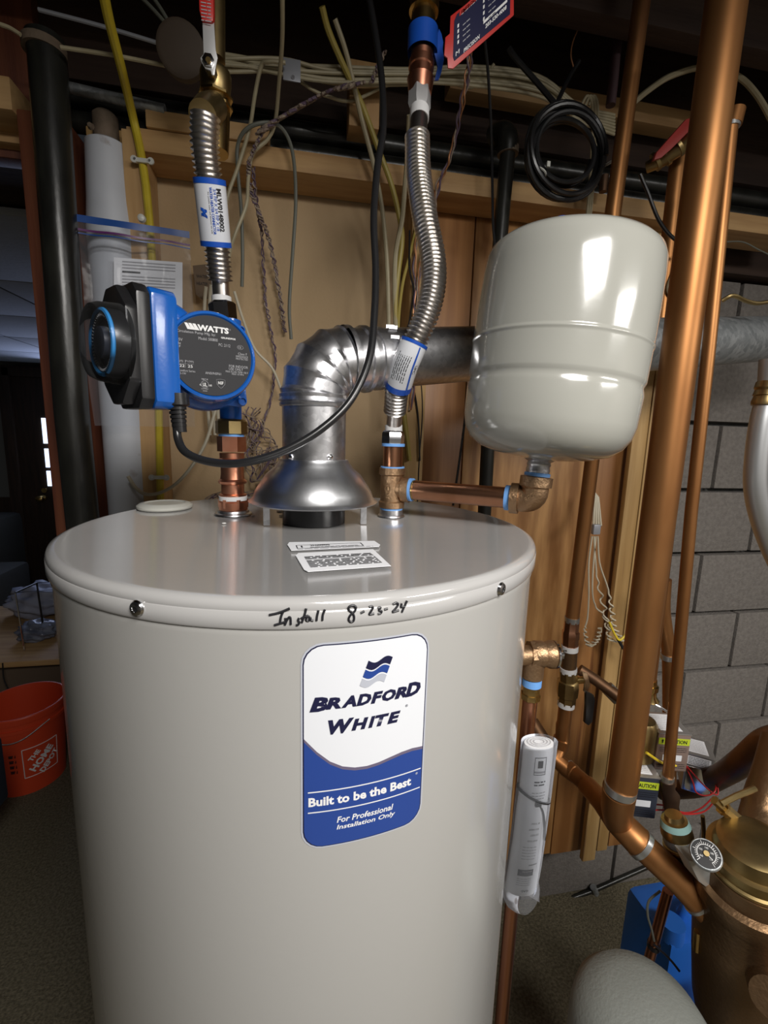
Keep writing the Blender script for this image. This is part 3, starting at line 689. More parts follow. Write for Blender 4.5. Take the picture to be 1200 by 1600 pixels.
MB().sweep(pp([(655, 184, .640), (652, 216, .630)]), .0115, 24).build('plain_end', STEEL, h2)
MB().sweep(pp([(615, 664, .643), (615, 674, .643)]), .0125, 24).build('tape_ring', TAPEW, h2)
MB().sweep(pp([(655.5, 172, .645), (655, 187, .640)]), .0125, 24).build('tape_ring', TAPEW, h2)
Pa_, Pb_ = pp([(656, 146, .655), (655, 174, .645)]); MB().sweep([Pa_, Pa_.lerp(Pb_, .7), Pb_], [.0150, .0150, .012], 6).build('hex_nut', SATIN, h2)
Pa_, Pb_ = pp([(615, 673, .643), (614, 693, .643)]); MB().sweep([Pa_, Pa_.lerp(Pb_, .2), Pb_], [.014, .0165, .0165], 6).build('hex_nut', CHROME, h2)
Pa, Pb = pp([(648, 534, .580), (622, 604, .610)])
s = sleeve(Pa, Pb, .0176, h2, .07, via=cr(pp([(648, 534, .580), (640, 553, .583), (632, 572, .590), (622, 606, .611)]), 4))
d = (Pb-Pa).normalized(); mid = (Pa+Pb)/2; LL = (Pb-Pa).length; view = (CAM-mid); view = (view-d*view.dot(d)).normalized(); side = d.cross(view); VC = cr(pp([(648, 534, .580), (640, 553, .583), (632, 572, .590), (622, 606, .611)]), 4)
def sm(a, b, R=.0180):
    t = min(.9999, max(0, a/LL+.5))*(len(VC)-1); i = int(t); p = VC[i].lerp(VC[i+1], t-i)
    return p+(view*math.cos(b/R)-side*math.sin(b/R))*R
lines(sm, -LL*.36, LL*.36, [-.013+.0028*i for i in range(7)], .0011, INK, s)
P = [sm(-LL*.5+LL*i/8, .009+.0005*i) for i in range(9)]; MB().sweep(P, .0012, 6).build('blue_stripe', LBLUE2, s)
txt('UPC', LL*.1, .016, LL*.2, .004, sm, INK, s)
# supply valves above the hoses
v1 = thing('ball_valve', 'brass ball valve with red-tipped steel lever above the left connector', 'valve', tuple(at(332, 175, .66)))
A1, A2 = at(338, 110, .68), at(338, 250, .67)
MB().sweep(pp([(336, -60, .69), (337, 20, .685), (337, 95, .68)]), .0115, 20).build('pipe_stub', BRASSD, v1)
MB().sweep(pp([(337, 108, .68), (337, 112, .68), (337, 118, .68), (337, 128, .68), (337, 150, .68), (338, 156, .68)]), [.014, .0175, .019, .019, .0175, .015], 24).build('valve_body', BRASSD, v1)
MB().sweep(pp([(338, 154, .68), (338, 190, .678), (339, 240, .675)]), [.0165, .0165, .0145], 12).build('threaded_end', BRASS, v1)
MB().sweep(pp([(317, 181, .605), (324, 172, .625), (334, 168, .66)]), [.0155, .016, .016], 20).build('outlet_elbow', BRASSD, v1)
for y in (150, 165): MB().sweep(pp([(337, y, .68), (337, y+4, .68)]), .021, 8).build('union_ring', BRASS, v1)
Y_ = .64
lv = [(316, 30), (334, 30), (337, 78), (340, 90), (337, 104), (335, 117), (331, 117), (329, 110), (320, 106), (314, 96), (313, 90), (318, 84)]
MB().prism(pp(lv, Y_), (0, .002, 0)).build('lever', SATIN, v1, bevel=.0006)
lv = [(309, -40), (333, -40), (334, 20), (333, 33), (315, 31), (311, 15)]
g = MB().prism(pp(lv, Y_-.004), (0, .010, 0)).build('lever_grip', REDP, v1, bevel=.002); g['label'] = 'red vinyl lever grip with small print'
gf = pmap(at(322, 15, Y_-.0045), (1, 0, 0), (0, 0, 1)); lines(gf, -.0055, .0055, [.010-.0035*i for i in range(7)], .001, GRYTXT, g)
n_ = Vector((0, -1, 0)); fit('stem_nut', at(326, 96, Y_), n_, [(-.02, .0068), (.004, .0068), (.0045, .005)], CHROME, v1, 6); fit('stem', at(326, 96, Y_-.004), n_, [(0, .003), (.003, .003)], BRASS, v1, 12)
v2 = thing('threaded_valve_end', 'brass valve end with blue collar above the right connector', 'valve', tuple(at(660, 30, .66)))
MB().sweep(pp([(664, -60, .665), (663, -20, .663), (663, 4, .662), (663, 6, .662), (662, 20, .662), (662, 22, .662), (661, 40, .661), (661, 52, .661)]), [.016, .016, .016, .019, .019, .0155, .0155, .0165], 28).build('valve_body', BRASS, v2)
MB().sweep(pp([(660, 76, .66), (659, 95, .66), (659, 97, .66), (658, 108, .659), (658, 110, .659), (657, 122, .658), (657, 124, .658), (656, 148, .657)]), [.0145, .0145, .0165, .0165, .0155, .0155, .0175, .0150], 28).build('press_adapter', COPS, v2)
bc = MB().sweep(pp([(661, 48, .661), (660, 84, .66)]), .0195, 32, cap=False).build('blue_collar', LBLUE2, v2)
for s_ in (1,): 
    wing = [(678, 60), (684, 52), (686, 44), (690, 52), (693, 66), (692, 76), (694, 92), (690, 112), (686, 124), (679, 125), (684, 104), (680, 88), (678, 82)]
    MB().prism(pp(wing, .655), (0, .003, 0)).build('collar_wing', LBLUE2, bc, bevel=.0008)
# red and blue tag
tg = [(709, 21), (752, -12), (803, -40), (803, 23), (800, 26), (708, 107), (700, 106), (699, 90), (694, 86), (696, 58), (703, 52), (704, 25)]
TY = .60
tgo = MB().prism(pp(tg, TY), (0, .0018, 0)).build('service_tag', REDP, None, bevel=.0005)
tag(tgo, 'red and navy service tag hanging beside the blue collar', 'tag')
inn = [(714, 22), (756, -10), (798, -35), (797, 22), (710, 95), (708, 88), (710, 32)]
MB().prism(pp(inn, TY-.0006), (0, .0005, 0)).build('tag_field', NAVY, tgo, smooth=False)
tu_ = (at(760, 18, TY)-at(700, 74, TY)).normalized(); tu_.y = 0; sx = dep(at(740, 40, TY))/F
def tfm(px, py):  # sheared text frame: across = along tag slope, up = vertical
    o = at(px, py, TY-.0009); return lambda a, b: o+tu_*a+Vector((0, 0, 1))*b
def TT(s, px, py, w_, h_, m=WHITE, **k): txt(s, 0, 0, w_*sx, h_*sx, tfm(px, py), m, tgo, **k)
MB().strip(tfm(737, 3), [-26*sx, 26*sx], [-4*sx, 4*sx]).build('print_bar', REDP, tgo, smooth=False)
TT('EMERGENCY', 737, 5, 44, 6, TAPEW, bold=.03)
TT('PRECISION', 737, 68, 34, 6, bold=.02); TT('203-530-4008', 775, 26, 46, 6, bold=.03); TT('M', 715, 82, 8, 6)
MB().strip(tfm(774, 18), [-26*sx, 26*sx], [-2*sx, 2*sx]).build('print_bar', WHITE, tgo, smooth=False)
for i in range(4):
    for (x, y) in ((716, 40+i*8.5), (756, 1+i*9.5)):
        MB().strip(tfm(x, y), [-1.6*sx, 1.6*sx], [-2.4*sx, 2.4*sx]).build('check_box', WHITE, tgo, smooth=False)
        lines(tfm(x+13, y-6), -8*sx, 8*sx, [0], 1.4*sx, GRYTXT, tgo)

# ================================================================ COLD SIDE: tee, copper run, expansion tank
coldz = lambda y: vax(COLD, y)
te = thing('bronze_tee', 'cast bronze threaded tee on the cold nipple', 'pipe fitting', (COLD.x, COLD.y, TOP+.011))
z0 = TOP+.011; z1 = coldz(732); zc_ = coldz(764)
fit('tee_body', Vector((COLD.x, COLD.y, z0+.002)), Z, [(0, .0155), (0, .0185), (.008, .0188), (.010, .0165), ((z1-z0)/2, .0170), (z1-z0-.012, .0165), (z1-z0-.010, .0190), (z1-z0-.001, .0188), (z1-z0-.001, .015)], BRONZE, te, 40)
fit('tape_ring', Vector((COLD.x, COLD.y, z0-.002)), Z, [(0, .0165), (.005, .0165)], TAPEB, te)
fit('tape_ring', Vector((COLD.x, COLD.y, z1)), Z, [(0, .0172), (.003, .0172)], TAPEB, te)
PA = at(640, 765, .625); PB = at(797, 778, .545); pd = (PB-PA).normalized()
Tc = Vector((COLD.x, COLD.y, PA.z))
MB().sweep([Tc, Tc.lerp(PA, .45), Tc.lerp(PA, .55), Tc.lerp(PA, .60), PA+pd*.0], [.0150, .0150, .0150, .0185, .0188], 36).build('branch_hub', BRONZE, te)
o = MB(); 
for a_, b_ in (((-4, 0), (0, 9)), ((0, 9), (4, 0)), ((4, 0), (0, -9)), ((0, -9), (-4, 0))):
    pa = at(605+a_[0]*1., 764-a_[1], COLD.y-.0175); pb = at(605+b_[0]*1., 764-b_[1], COLD.y-.0175); o.sweep([pa, pb], .0006, 5)
o.build('cast_mark', BRONZED, te)
cn = thing('copper_nipple', 'short copper nipple with blue tape between hose nut and tee', 'pipe', (COLD.x, COLD.y, z1+.003))
zz = coldz(693)
fit('nipple_tube', Vector((COLD.x, COLD.y, z1+.003)), Z, [(0, .0140), (zz-z1-.006, .0140)], COPM, cn); fit('tape_ring', Vector((COLD.x, COLD.y, zz-.004)), Z, [(0, .0165), (.004, .0165)], TAPEB, cn)
hr_ = thing('horizontal_copper_pipe', 'horizontal copper pipe with blue tape joining tee and elbow', 'pipe', tuple(PA))
MB().sweep([PA-pd*.004, PB+pd*.004], .0138, 36).build('pipe_run', COPM, hr_)
MB().sweep([PA-pd*.001, PA+pd*.005], .0165, 36).build('tape_ring', TAPEB, hr_); MB().sweep([PB-pd*.006, PB+pd*.001], .0165, 36).build('tape_ring', TAPEB, hr_)
MB().sweep([PA+pd*.006, PA+pd*.008], .0142, 36).build('brass_smear', BRASS, hr_)
EY = PB.y; ec = at(838, 778, EY-.02)
el = thing('bronze_elbow', 'cast bronze elbow under the expansion tank', 'pipe fitting', tuple(ec))
ETp = at(839, 744, EY-.02); upd = (at(849, 700, EY-.02)-ETp).normalized(); upd = Vector((.085, .0, 1)).normalized()
arc = []; bx = PB+pd*.012; cy_ = ETp-upd*.014
for k in range(9):
    t = k/8; arc.append(bx*(1-t)**2+(bx+pd*.026).lerp(cy_-upd*.022, .5)*2*t*(1-t)+cy_*t*t)
MB().sweep([PB+pd*.001, PB+pd*.011, PB+pd*.012]+arc[1:-1]+[cy_, cy_+upd*.001, ETp-upd*.001], [.0200, .0200, .0165]+[.0165]*7+[.0165, .0200, .0200], 40).build('elbow_body', BRONZE, el)
txt('RECH', 0, 0, .016, .007, pmap(at(829, 776, ec.y-.0172)+Vector((.0, 0, 0)), (.85, 0, .55), (-.4, 0, .9)), BRONZED, el, bold=.02, name='cast_lettering')
et = thing('expansion_tank', 'off-white ribbed expansion tank hanging over the bronze elbow', 'tank', tuple(ETp))
dT = dep(ETp)
def TR(px): return px*dT/F*.885
def tz_(y): return (at(868, y, ETp.y).z-ETp.z)
G1, G2 = tz_(603), tz_(543)
prof = [(0, TR(22)), (.004, TR(22)), (.0045, TR(19.5)), (.008, TR(20.5)), (.012, TR(19)), (.015, TR(20.5)), (.018, TR(19)), (.021, TR(26)), (.0225, TR(50)), (.026, TR(80)), (.032, TR(108)), (.042, TR(126)), (.054, TR(136)), (.068, TR(140.5)), (G1-.009, TR(142)), (G1-.004, TR(140.5)), (G1, TR(139)), (G1+.003, TR(140)), (G1+.006, TR(142)), (G1+.008, TR(142.2)), (G1+.014, TR(142.3)), (G2-.007, TR(142.4)), (G2-.004, TR(142.4)), (G2-.002, TR(142.4)), (G2-.001, TR(143.5)), (G2+.001, TR(143.8)), (G2+.002, TR(142.5)), (G2+.004, TR(142.5)), (G2+.010, TR(142.5))]
TT_ = tz_(394)
prof += [(G2+.04, TR(142)), (TT_-.030, TR(140)), (TT_-.013, TR(138.5)), (TT_-.004, TR(134)), (TT_+.002, TR(125)), (TT_+.009, TR(98)), (TT_+.016, TR(50)), (TT_+.018, TR(4))]
MB().lathe(ETp, upd, prof[7:], 96).build('shell', TANKW, et, ang=70)
MB().lathe(ETp, upd, prof[2:8], 40).build('threaded_port', GALV, et)
MB().lathe(ETp, upd, prof[:3], 40).build('tape_ring', TAPEB, et)
vc = ETp+upd*(TT_+.018)+Vector((-.012, .015, 0)); MB().lathe(vc, upd, [(0, TR(24)), (.020, TR(22)), (.026, TR(14))], 24).build('valve_cap', LBLUE2, et)

# ================================================================ RELIEF VALVE, DISCHARGE PIPE, MANUAL
RY = .60; RV = at(842, 1022, RY)
rv = thing('relief_valve', 'brass temperature and pressure relief valve on the side of the heater', 'valve', tuple(RV))
cdir = Vector((RV.x-HC[0], RV.y-HC[1], 0)).normalized()
hx = Vector((HC[0], HC[1], RV.z))+cdir*HR
rx = Vector((1, -.12, -.03)).normalized()
MB().sweep([hx-cdir*.01, RV], .015, 24).build('inlet', BRONZE, rv)
MB().lathe(RV-rx*.012, rx, [(0, .018), (.004, .0205), (.018, .0205), (.020, .018), (.028, .0215), (.034, .0215), (.037, .018), (.040, .014)], 28).build('valve_body', BRONZE, rv)
fit('body_hex', RV-rx*.016, rx, [(0, .0205), (.010, .0205)], BRONZE, rv, 8)
fit('spring_cap', RV+rx*.024, rx, [(0, .0215), (.003, .0215), (.005, .010)], CHROME, rv)
Q = RV+rx*.030; MB().sweep([Q, Q+rx*.010], .0035, 10).sweep([Q+rx*.009+Z*.006, Q+rx*.009-Z*.006], .0022, 8).sweep([Q+rx*.009+Z*.006, Q+rx*.014+Z*.006], .0018, 8).build('test_lever', CHROME, rv)
dx = RV.x-.008; D0 = Vector((dx, RY, at(835, 1046, RY).z))
fit('outlet', Vector((dx, RY, D0.z-.012)), Z, [(0, .0165), (.03, .0165)], BRONZE, rv)
dp = thing('discharge_pipe', 'copper discharge pipe running down beside the heater to the floor', 'pipe', (dx, RY, .05))
dz = lambda y: at(830, y, RY).z
fit('tape_ring', Vector((dx, RY, dz(1070))), Z, [(0, .0150), (.012, .0150)], TAPEB, dp)
fit('brass_nut', Vector((dx, RY, dz(1092))), Z, [(0, .0135), (.002, .0155), (.010, .0155), (.011, .0135), (dz(1070)-dz(1092), .0135)], BRASS, dp, 8)
fit('pipe_run', Vector((dx, RY, .03)), Z, [(0, .0115), (dz(1092)-.03, .0115)], COPR, dp, 28)
# manual in a clear bag
mn_ = thing('rolled_manual', 'rolled white manual in a clear bag tied to the discharge pipe', 'manual', tuple(at(815, 1390, .53)))
MY = .545
def roll(P, wpx, flat=.55):
    pass
Q = pp([(842, 1160), (838, 1200), (831, 1260), (825, 1310), (819, 1350), (814, 1385)], MY); k_ = dep(Q[2])/F
mp_ = MB().sweep(cr(Q, 4), [x*k_ for x in ([23]*1+[24]*7+[25]*6+[26]*7)][:21], 28, flat=.62, ax=Vector((1, 0, 0))).build('paper_roll', PAPER, mn_)
for rr in (.8, .58, .36):
    c_ = at(842, 1159, MY); MB().sweep([c_+Vector((math.cos(t)*23*k_*rr, math.sin(t)*23*k_*.62*rr, .0006)) for t in [i*PI/8 for i in range(16)]], .0004, 4, closed=True).build('page_edge', GRYTXT, mp_)
axd = (Q[-1]-Q[0]).normalized(); c_m = (Q[0]+Q[-1])/2
def mmap(a, b):   # a across, b up the roll; follows the flattened round front
    R_ = 24.8*k_; th = a/R_; base = Q[0].lerp(Q[-1], .5)-axd*b
    i = .5-b/(Q[-1]-Q[0]).length; i = min(1, max(0, i))*5; j = min(4, int(i)); base = Q[j].lerp(Q[j+1], i-j)
    R2 = (23.6+i*.55)*k_
    return base+Vector((math.sin(th)*R2, -math.cos(th)*R2*.62-.0006, 0))
HM = (Q[-1]-Q[0]).length
def MT(s, a, b, w_, h_, m=INK, **k): txt(s, a, b, w_, h_, mmap, m, mp_, rot=PI, **k)
MB().strip(mmap, [-.012, -.006, 0, .006], [HM*.30, HM*.305]).strip(mmap, [-.012, -.006, 0, .006], [HM*.43, HM*.435]).strip(mmap, [.0055, .0062], [HM*.30, HM*.34, HM*.38, HM*.435]).strip(mmap, [-.0125, -.0118], [HM*.30, HM*.34, HM*.38, HM*.435]).build('print_frame', INK, mp_, smooth=False)
MB().strip(mmap, [-.007, -.004, -.001, .001], [HM*.355, HM*.38, HM*.41]).build('print_block', INK, mp_, smooth=False)
MB().strip(mmap, [-.012, -.006, 0, .0055], [HM*.315, HM*.33]).build('print_block', GRYTXT, mp_, smooth=False)
lines(mmap, -.010, .008, [HM*.265, HM*.25], .0016, INK, mp_); lines(mmap, -.012, .010, [HM*.21, HM*.195, HM*.18], .0011, GRYTXT, mp_)
for i, s in enumerate(('WHAT TO DO', 'DO NOT', 'DO NOT', 'IF YOU')): MT(s, -.002+.002*(i % 2), HM*(-.06+.035*i), .016-.003*(i % 2), .0028)
lines(mmap, -.016, .006, [HM*(-.10-.022*i) for i in range(5)], .0010, GRYTXT, mp_)
MT('WARNING', .004, HM*-.235, .014, .0028, bold=.02)
MB().strip(mmap, [-.018+.003*i for i in range(9)], [HM*-.32, HM*-.30, HM*-.27]).build('print_block', INK, mp_, smooth=False)
MT('Installation', -.004, HM*-.285, .014, .003, PAPER); MT('GAS-', -.004, HM*-.45, .012, .0045, bold=.02)
lines(mmap, -.018, .004, [HM*(-.345-.018*i) for i in range(4)], .0009, GRYTXT, mp_)
MB().strip(mmap, [.0118, .0122], [HM*(-.3+.1*i) for i in range(5)]).build('print_rule', GRYTXT, mp_, smooth=False)
MB().sweep(cr(pp([(843, 1158), (831, 1262), (819, 1350), (812, 1392), (826, 1402), (840, 1410)], MY-.002), 4)[:17], 29*k_, 24, flat=.60, cap=False, ax=Vector((1, 0, 0))).build('clear_bag', FILM, mn_)
MB().prism(pp([(801, 1378), (842, 1378), (843, 1410), (826, 1400), (812, 1396)], MY), (0, .004, 0)).build('bag_tail', FILM, mn_)
tiec = Q[2].lerp(Q[1], .35)
zt = MB().sweep([tiec+Vector((math.cos(t)*27*k_, math.sin(t)*27*k_*.66, -math.cos(t)*.013-.0)) for t in [i*PI/14 for i in range(28)]], .0019, 6, closed=True); 
zt.sweep(cr(pp([(840, 1256, MY-.012), (848, 1268, MY-.014), (851, 1290, MY-.012), (851, 1312, MY-.01)]), 4), .0018, 6)
zt.box(at(840, 1255, MY-.014), (.009, .007, .007)); zt.build('cable_tie', BLK, mn_)

# ================================================================ STANDING COPPER PIPES AT THE RIGHT
def P3(px, py, Y): return at(px, py, Y)
AX = at(974, 1216, .60)
pA = thing('copper_riser', 'thick aged copper riser in front of the block wall', 'pipe', tuple(at(968, 1232, .60)))
MB().sweep(pp([(1143, -60, .60), (1135, 0, .60), (1075, 450, .60), (1036, 750, .60), (974, 1212, .60), (970, 1236, .60)]), .0245, 40).build('pipe_run', COPA, pA)
MB().sweep(pp([(970, 1228, .60), (968, 1238, .60)]), .0258, 40).build('solder_ring', SOLDER, pA)
pB = thing('copper_riser', 'medium copper riser passing behind the expansion tank to the ball valve', 'pipe', tuple(at(893, 985, .80)))
MB().sweep(pp([(1008, -60, .78), (1003, 0, .78), (958, 330, .79), (925, 720, .80), (894, 966, .80)]), .0135, 32).build('pipe_run', COPA, pB)
MB().sweep(pp([(894, 964, .80), (893.5, 972, .80)]), .0148, 32).build('solder_ring', SOLDER, pB)
MB().sweep(pp([(893.5, 970, .80), (892, 985, .80), (892, 987, .80), (891.5, 996, .80), (891, 998, .80), (890.5, 1010, .80)]), [.0152, .0152, .0175, .0175, .0165, .0165], 8).build('press_adapter', COPM, pB)
bv = thing('ball_valve', 'brass ball valve with black lever and white tape below the copper riser', 'valve', tuple(at(888, 1065, .80)))
MB().sweep(pp([(890.5, 1008, .80), (890, 1016, .80)]), .0170, 24).build('tape_ring', TAPEW, bv)
MB().sweep(pp([(890, 1014, .80), (888, 1046, .80)]), .0160, 24).build('threaded_nipple', BRONZED, bv)
MB().sweep(pp([(888, 1042, .80), (888, 1050, .80)]), .0175, 24).build('tape_ring', TAPEW, bv)
MB().sweep(pp([(888, 1048, .80), (888, 1062, .80), (887.5, 1064, .80), (887, 1074, .80), (886, 1086, .80), (886, 1088, .80), (885, 1098, .80)]), [.0185, .0185, .0215, .0225, .0215, .0185, .0185], 8).build('valve_body', BRASSD, bv)
MB().sweep(pp([(885, 1096, .80), (884, 1103, .80)]), .0178, 24).build('tape_ring', TAPEW, bv)
MB().sweep(pp([(890, 1064, .80), (914, 1062, .785)]), .0075, 12).build('stem', BRASS, bv)
MB().prism(pp([(910, 1050), (918, 1052), (922, 1070), (918, 1082), (930, 1090), (927, 1096), (912, 1080), (914, 1066)], .78), (0, .0025, 0)).build('lever', CHROME, bv)
MB().prism(pp([(916, 1080), (928, 1086), (930, 1094), (926, 1128), (920, 1134), (914, 1130), (916, 1100)], .778), (0, .008, 0)).build('lever_grip', BLK, bv, bevel=.0015)
ma = thing('copper_manifold', 'tarnished copper manifold slanting down to the bronze circulator', 'pipe', tuple(at(962, 1275, .62)))
MB().sweep(pp([(884, 1102, .80), (881, 1130, .80), (880, 1132, .80), (879, 1152, .80), (878, 1154, .80), (874, 1170, .80), (868, 1185, .79), (884, 1200, .775), (900, 1212, .755)]), [.0145, .0145, .0150, .0150, .0175, .0175, .0185, .0178, .0172], 28).build('upper_leg', COPA, ma)
MB().sweep(pp([(832, 1128, .86), (852, 1160, .82), (872, 1186, .79)]), .0145, 24).build('side_leg', COPD, ma)
dg = pp([(886, 1200, .775), (896, 1208, .76), (898, 1210, .757), (914, 1224, .73), (916, 1226, .727), (940, 1252, .68), (965, 1282, .635), (998, 1316, .60), (1000, 1318, .598), (1060, 1374, .56), (1108, 1425, .53), (1125, 1450, .52)])
MB().sweep(dg, [.018, .018, .0165, .0165, .019, .020, .025, .0258, .0240, .0240, .0240, .024], 36).build('slanting_run', COPA, ma)
MB().sweep([at(968, 1234, .60), at(964, 1262, .610), dg[6]], [.0268, .0262, .0245], 36).build('tee_branch', COPA, ma)
for a_, b_, r_ in ((0, 1, .0188), (7, 8, .0268)): 
    MB().sweep([dg[a_], dg[a_].lerp(dg[b_+1], .12)], r_, 36).build('solder_ring', SOLDER, ma)
MB().sweep([dg[9].lerp(dg[10], .6), dg[9].lerp(dg[10], .68)], .0262, 36).build('solder_ring', SOLDER, ma)
hc = thing('wall_copper_pipe', 'short sloping copper pipe with grey joint behind the brass ball valve', 'pipe', tuple(at(930, 1075, .90)))
MB().sweep(pp([(905, 1046, .93), (930, 1062, .91), (968, 1090, .87)]), .0135, 20).build('pipe_run', COPD, hc); MB().sweep(pp([(948, 1074, .895), (966, 1092, .88)]), .0165, 20).build('joint', SOLDER, hc)
pS = thing('copper_riser', 'slim copper riser nearest the silver conduit', 'pipe', tuple(at(1043, 1220, .66)))
MB().sweep(pp([(1150, 172, .66), (1144, 196, .66)]), .0125, 24).sweep(pp([(1142, 192, .66), (1108, 540, .66), (1080, 800, .66), (1043, 1222, .66)]), .0098, 24).build('pipe_run', COPD if False else COPA, pS)
MB().sweep(pp([(1143, 194, .66), (1142, 200, .66)]), .0118, 24).build('solder_ring', SOLDER, pS)
MB().sweep(pp([(1043, 1212, .66), (1042, 1220, .66)]), .0118, 24).build('solder_ring', SOLDER, pS)
MB().sweep(pp([(1042, 1218, .66), (1043, 1235, .66), (1048, 1244, .66), (1048, 1258, .66), (1052, 1276, .655)]), [.014, .013, .016, .014, .0135], 16).build('lower_joint', COPD, pS)
tag(MB().sweep(pp([(1064, 215, .86), (1050, 340, .86), (1027, 560, .86), (1024, 570, .86)]), .0155, 24).build('copper_riser', COPA, None), 'short length of copper riser between the expansion tank and thick riser', 'pipe')
pD = thing('copper_riser', 'slim copper pipe close behind the right edge of the thick riser', 'pipe', tuple(at(1016, 1062, .72)))
MB().sweep(pp([(1084, 520, .70), (1050, 800, .70), (1018, 1064, .70)]), .0085, 20).build('pipe_run', COPA, pD)
MB().sweep(pp([(1018, 1062, .70), (1018, 1070, .70), (1018, 1071, .70), (1017, 1078, .70), (1017, 1079, .70), (1017, 1088, .70), (1017, 1094, .70)]), [.010, .010, .013, .013, .010, .010, .015], 16).build('compression_nut', BRASS, pD)
pE = thing('copper_offset', 'orange copper offset pipe against the block wall', 'pipe', tuple(at(1045, 1080, .85)))
MB().sweep(cr(pp([(1038, 905, .85), (1036, 950, .85), (1040, 985, .85), (1045, 1020, .85), (1046, 1090, .85), (1046, 1225, .83)]), 5), .0150, 20).build('pipe_run', COPA, pE)
MB().sweep(pp([(1044, 1022, .85), (1044, 1029, .85)]), .0165, 20).build('solder_ring', SOLDER, pE)
# silver conduit bend
tag(MB().sweep(cr(pp([(1206, 560, .62), (1202, 610, .62), (1190, 660, .62), (1182, 720, .62), (1181, 765, .62), (1190, 810, .62), (1208, 860, .62), (1230, 905, .62)]), 6), .0165, 28).build('bent_conduit', mat('satin_silver', (.50, .51, .52), .4, .85), None), 'smooth silver bent conduit curving at the right edge', 'pipe')
MB().sweep(pp([(1203, 600, .62), (1200, 608, .62), (1200, 610, .62), (1198, 618, .62), (1198, 620, .62), (1195, 630, .62), (1194, 634, .62)]), [.0185, .0185, .017, .0185, .017, .0185, .0175], 24).build('coupling_thread', BRASSD, bpy.data.objects['bent_conduit'])

# ================================================================ LOWER RIGHT MACHINERY
# circulator body
CBY = .50
cb = thing('bronze_circulator', 'large dull bronze circulator body at the lower right corner', 'pump', tuple(at(1150, 1600, CBY)))
B0, B1 = at(1148, 1640, CBY+.02), at(1178, 1330, CBY)
bdv = (B1-B0); bl = bdv.length; bd = bdv.normalized()
MB().lathe(B0, bd, [(0, .050), (bl*.10, .060), (bl*.25, .070), (bl*.45, .074), (bl*.62, .076), (bl*.78, .073), (bl*.80, .078), (bl*.86, .078), (bl*.87, .068), (bl*.93, .066)], 56).build('casing', BRONZED, cb, ang=50)
MB().lathe(B0+bd*bl*.93, bd, [(0, .062), (.002, .064), (.006, .064), (.008, .060), (.022, .060), (.024, .063), (.028, .063), (.030, .055), (.05, .050), (.055, .04)], 48).build('brass_cap', BRASSD, cb)
MB().sweep([at(1200, 1530, CBY-.05), at(1205, 1560, CBY-.085)], [.03, .026], 24).build('side_boss', BRONZED, cb)
MB().sweep([dg[-1], at(1150, 1475, CBY)], [.030, .034], 28).build('inlet_flange', BRONZED, cb)
MB().sweep([at(1090, 1455, .53), at(1088, 1484, .53)], .006, 10).build('drain_plug', BRASS, cb)
uf = thing('upper_circulator_pipe', 'dark bronze pipe arching above the circulator at the right edge', 'pipe', tuple(at(1160, 1290, .62)))
MB().sweep(cr(pp([(1225, 1150, .62), (1195, 1160, .64), (1160, 1190, .68), (1130, 1210, .76), (1090, 1230, .90), (1030, 1235, .98)]), 6), .024, 24).build('horizontal_run', COPD, uf)
MB().sweep(cr(pp([(1225, 1160, .60), (1212, 1210, .58), (1192, 1270, .56), (1180, 1320, .53)]), 6), [.034]*6+[.034]*6+[.032]*7, 28).build('vertical_bend', BRONZED, uf)
bh = thing('brass_bleed_valve', 'square brass bleed valve poking out of the dark pipe', 'valve', tuple(at(1150, 1285, .54)))
a_, b_ = at(1116, 1250, .56), at(1157, 1286, .54)
MB().sweep([a_, a_.lerp(b_, .35), a_.lerp(b_, .36), b_], [.0075, .0075, .011, .011], 8).build('valve_body', BRASSD, bh)
MB().sweep([a_.lerp(b_, .3), a_.lerp(b_, .38)], .0125, 8).build('collar', BRASS, bh)
MB().sweep(pp([(1127, 1256, .55), (1150, 1244, .55), (1180, 1232, .55)]), .005, 8).build('handle', BRASSD, bh)
# check valve above gauge
cv = thing('check_valve', 'dull brass check valve with greenish tape left of the round gauge', 'valve', tuple(at(1060, 1330, .58)))
a_, b_ = at(1052, 1272, .60), at(1066, 1345, .585); dd = (b_-a_)
prf = [(0, .014), (.1, .016), (.11, .021), (.30, .025), (.42, .026), (.43, .0235), (.62, .024), (.63, .026), (.72, .026), (.73, .022), (.80, .020), (.81, .022), (1, .020)]
MB().sweep([a_+dd*t for t, r in prf], [r for t, r in prf], 28).build('valve_body', BRASSD, cv)
MB().sweep([a_+dd*.12, a_+dd*.24], [.0215, .0245], 28).build('tape_band', mat('verdigris', (.25, .42, .40), .7), cv)
MB().sweep([a_+dd*.66, a_+dd*.72], .0265, 28).build('brass_band', BRASS, cv); MB().sweep([a_+dd*.45, a_+dd*.60], .0243, 28).build('steel_band', GALVD, cv)
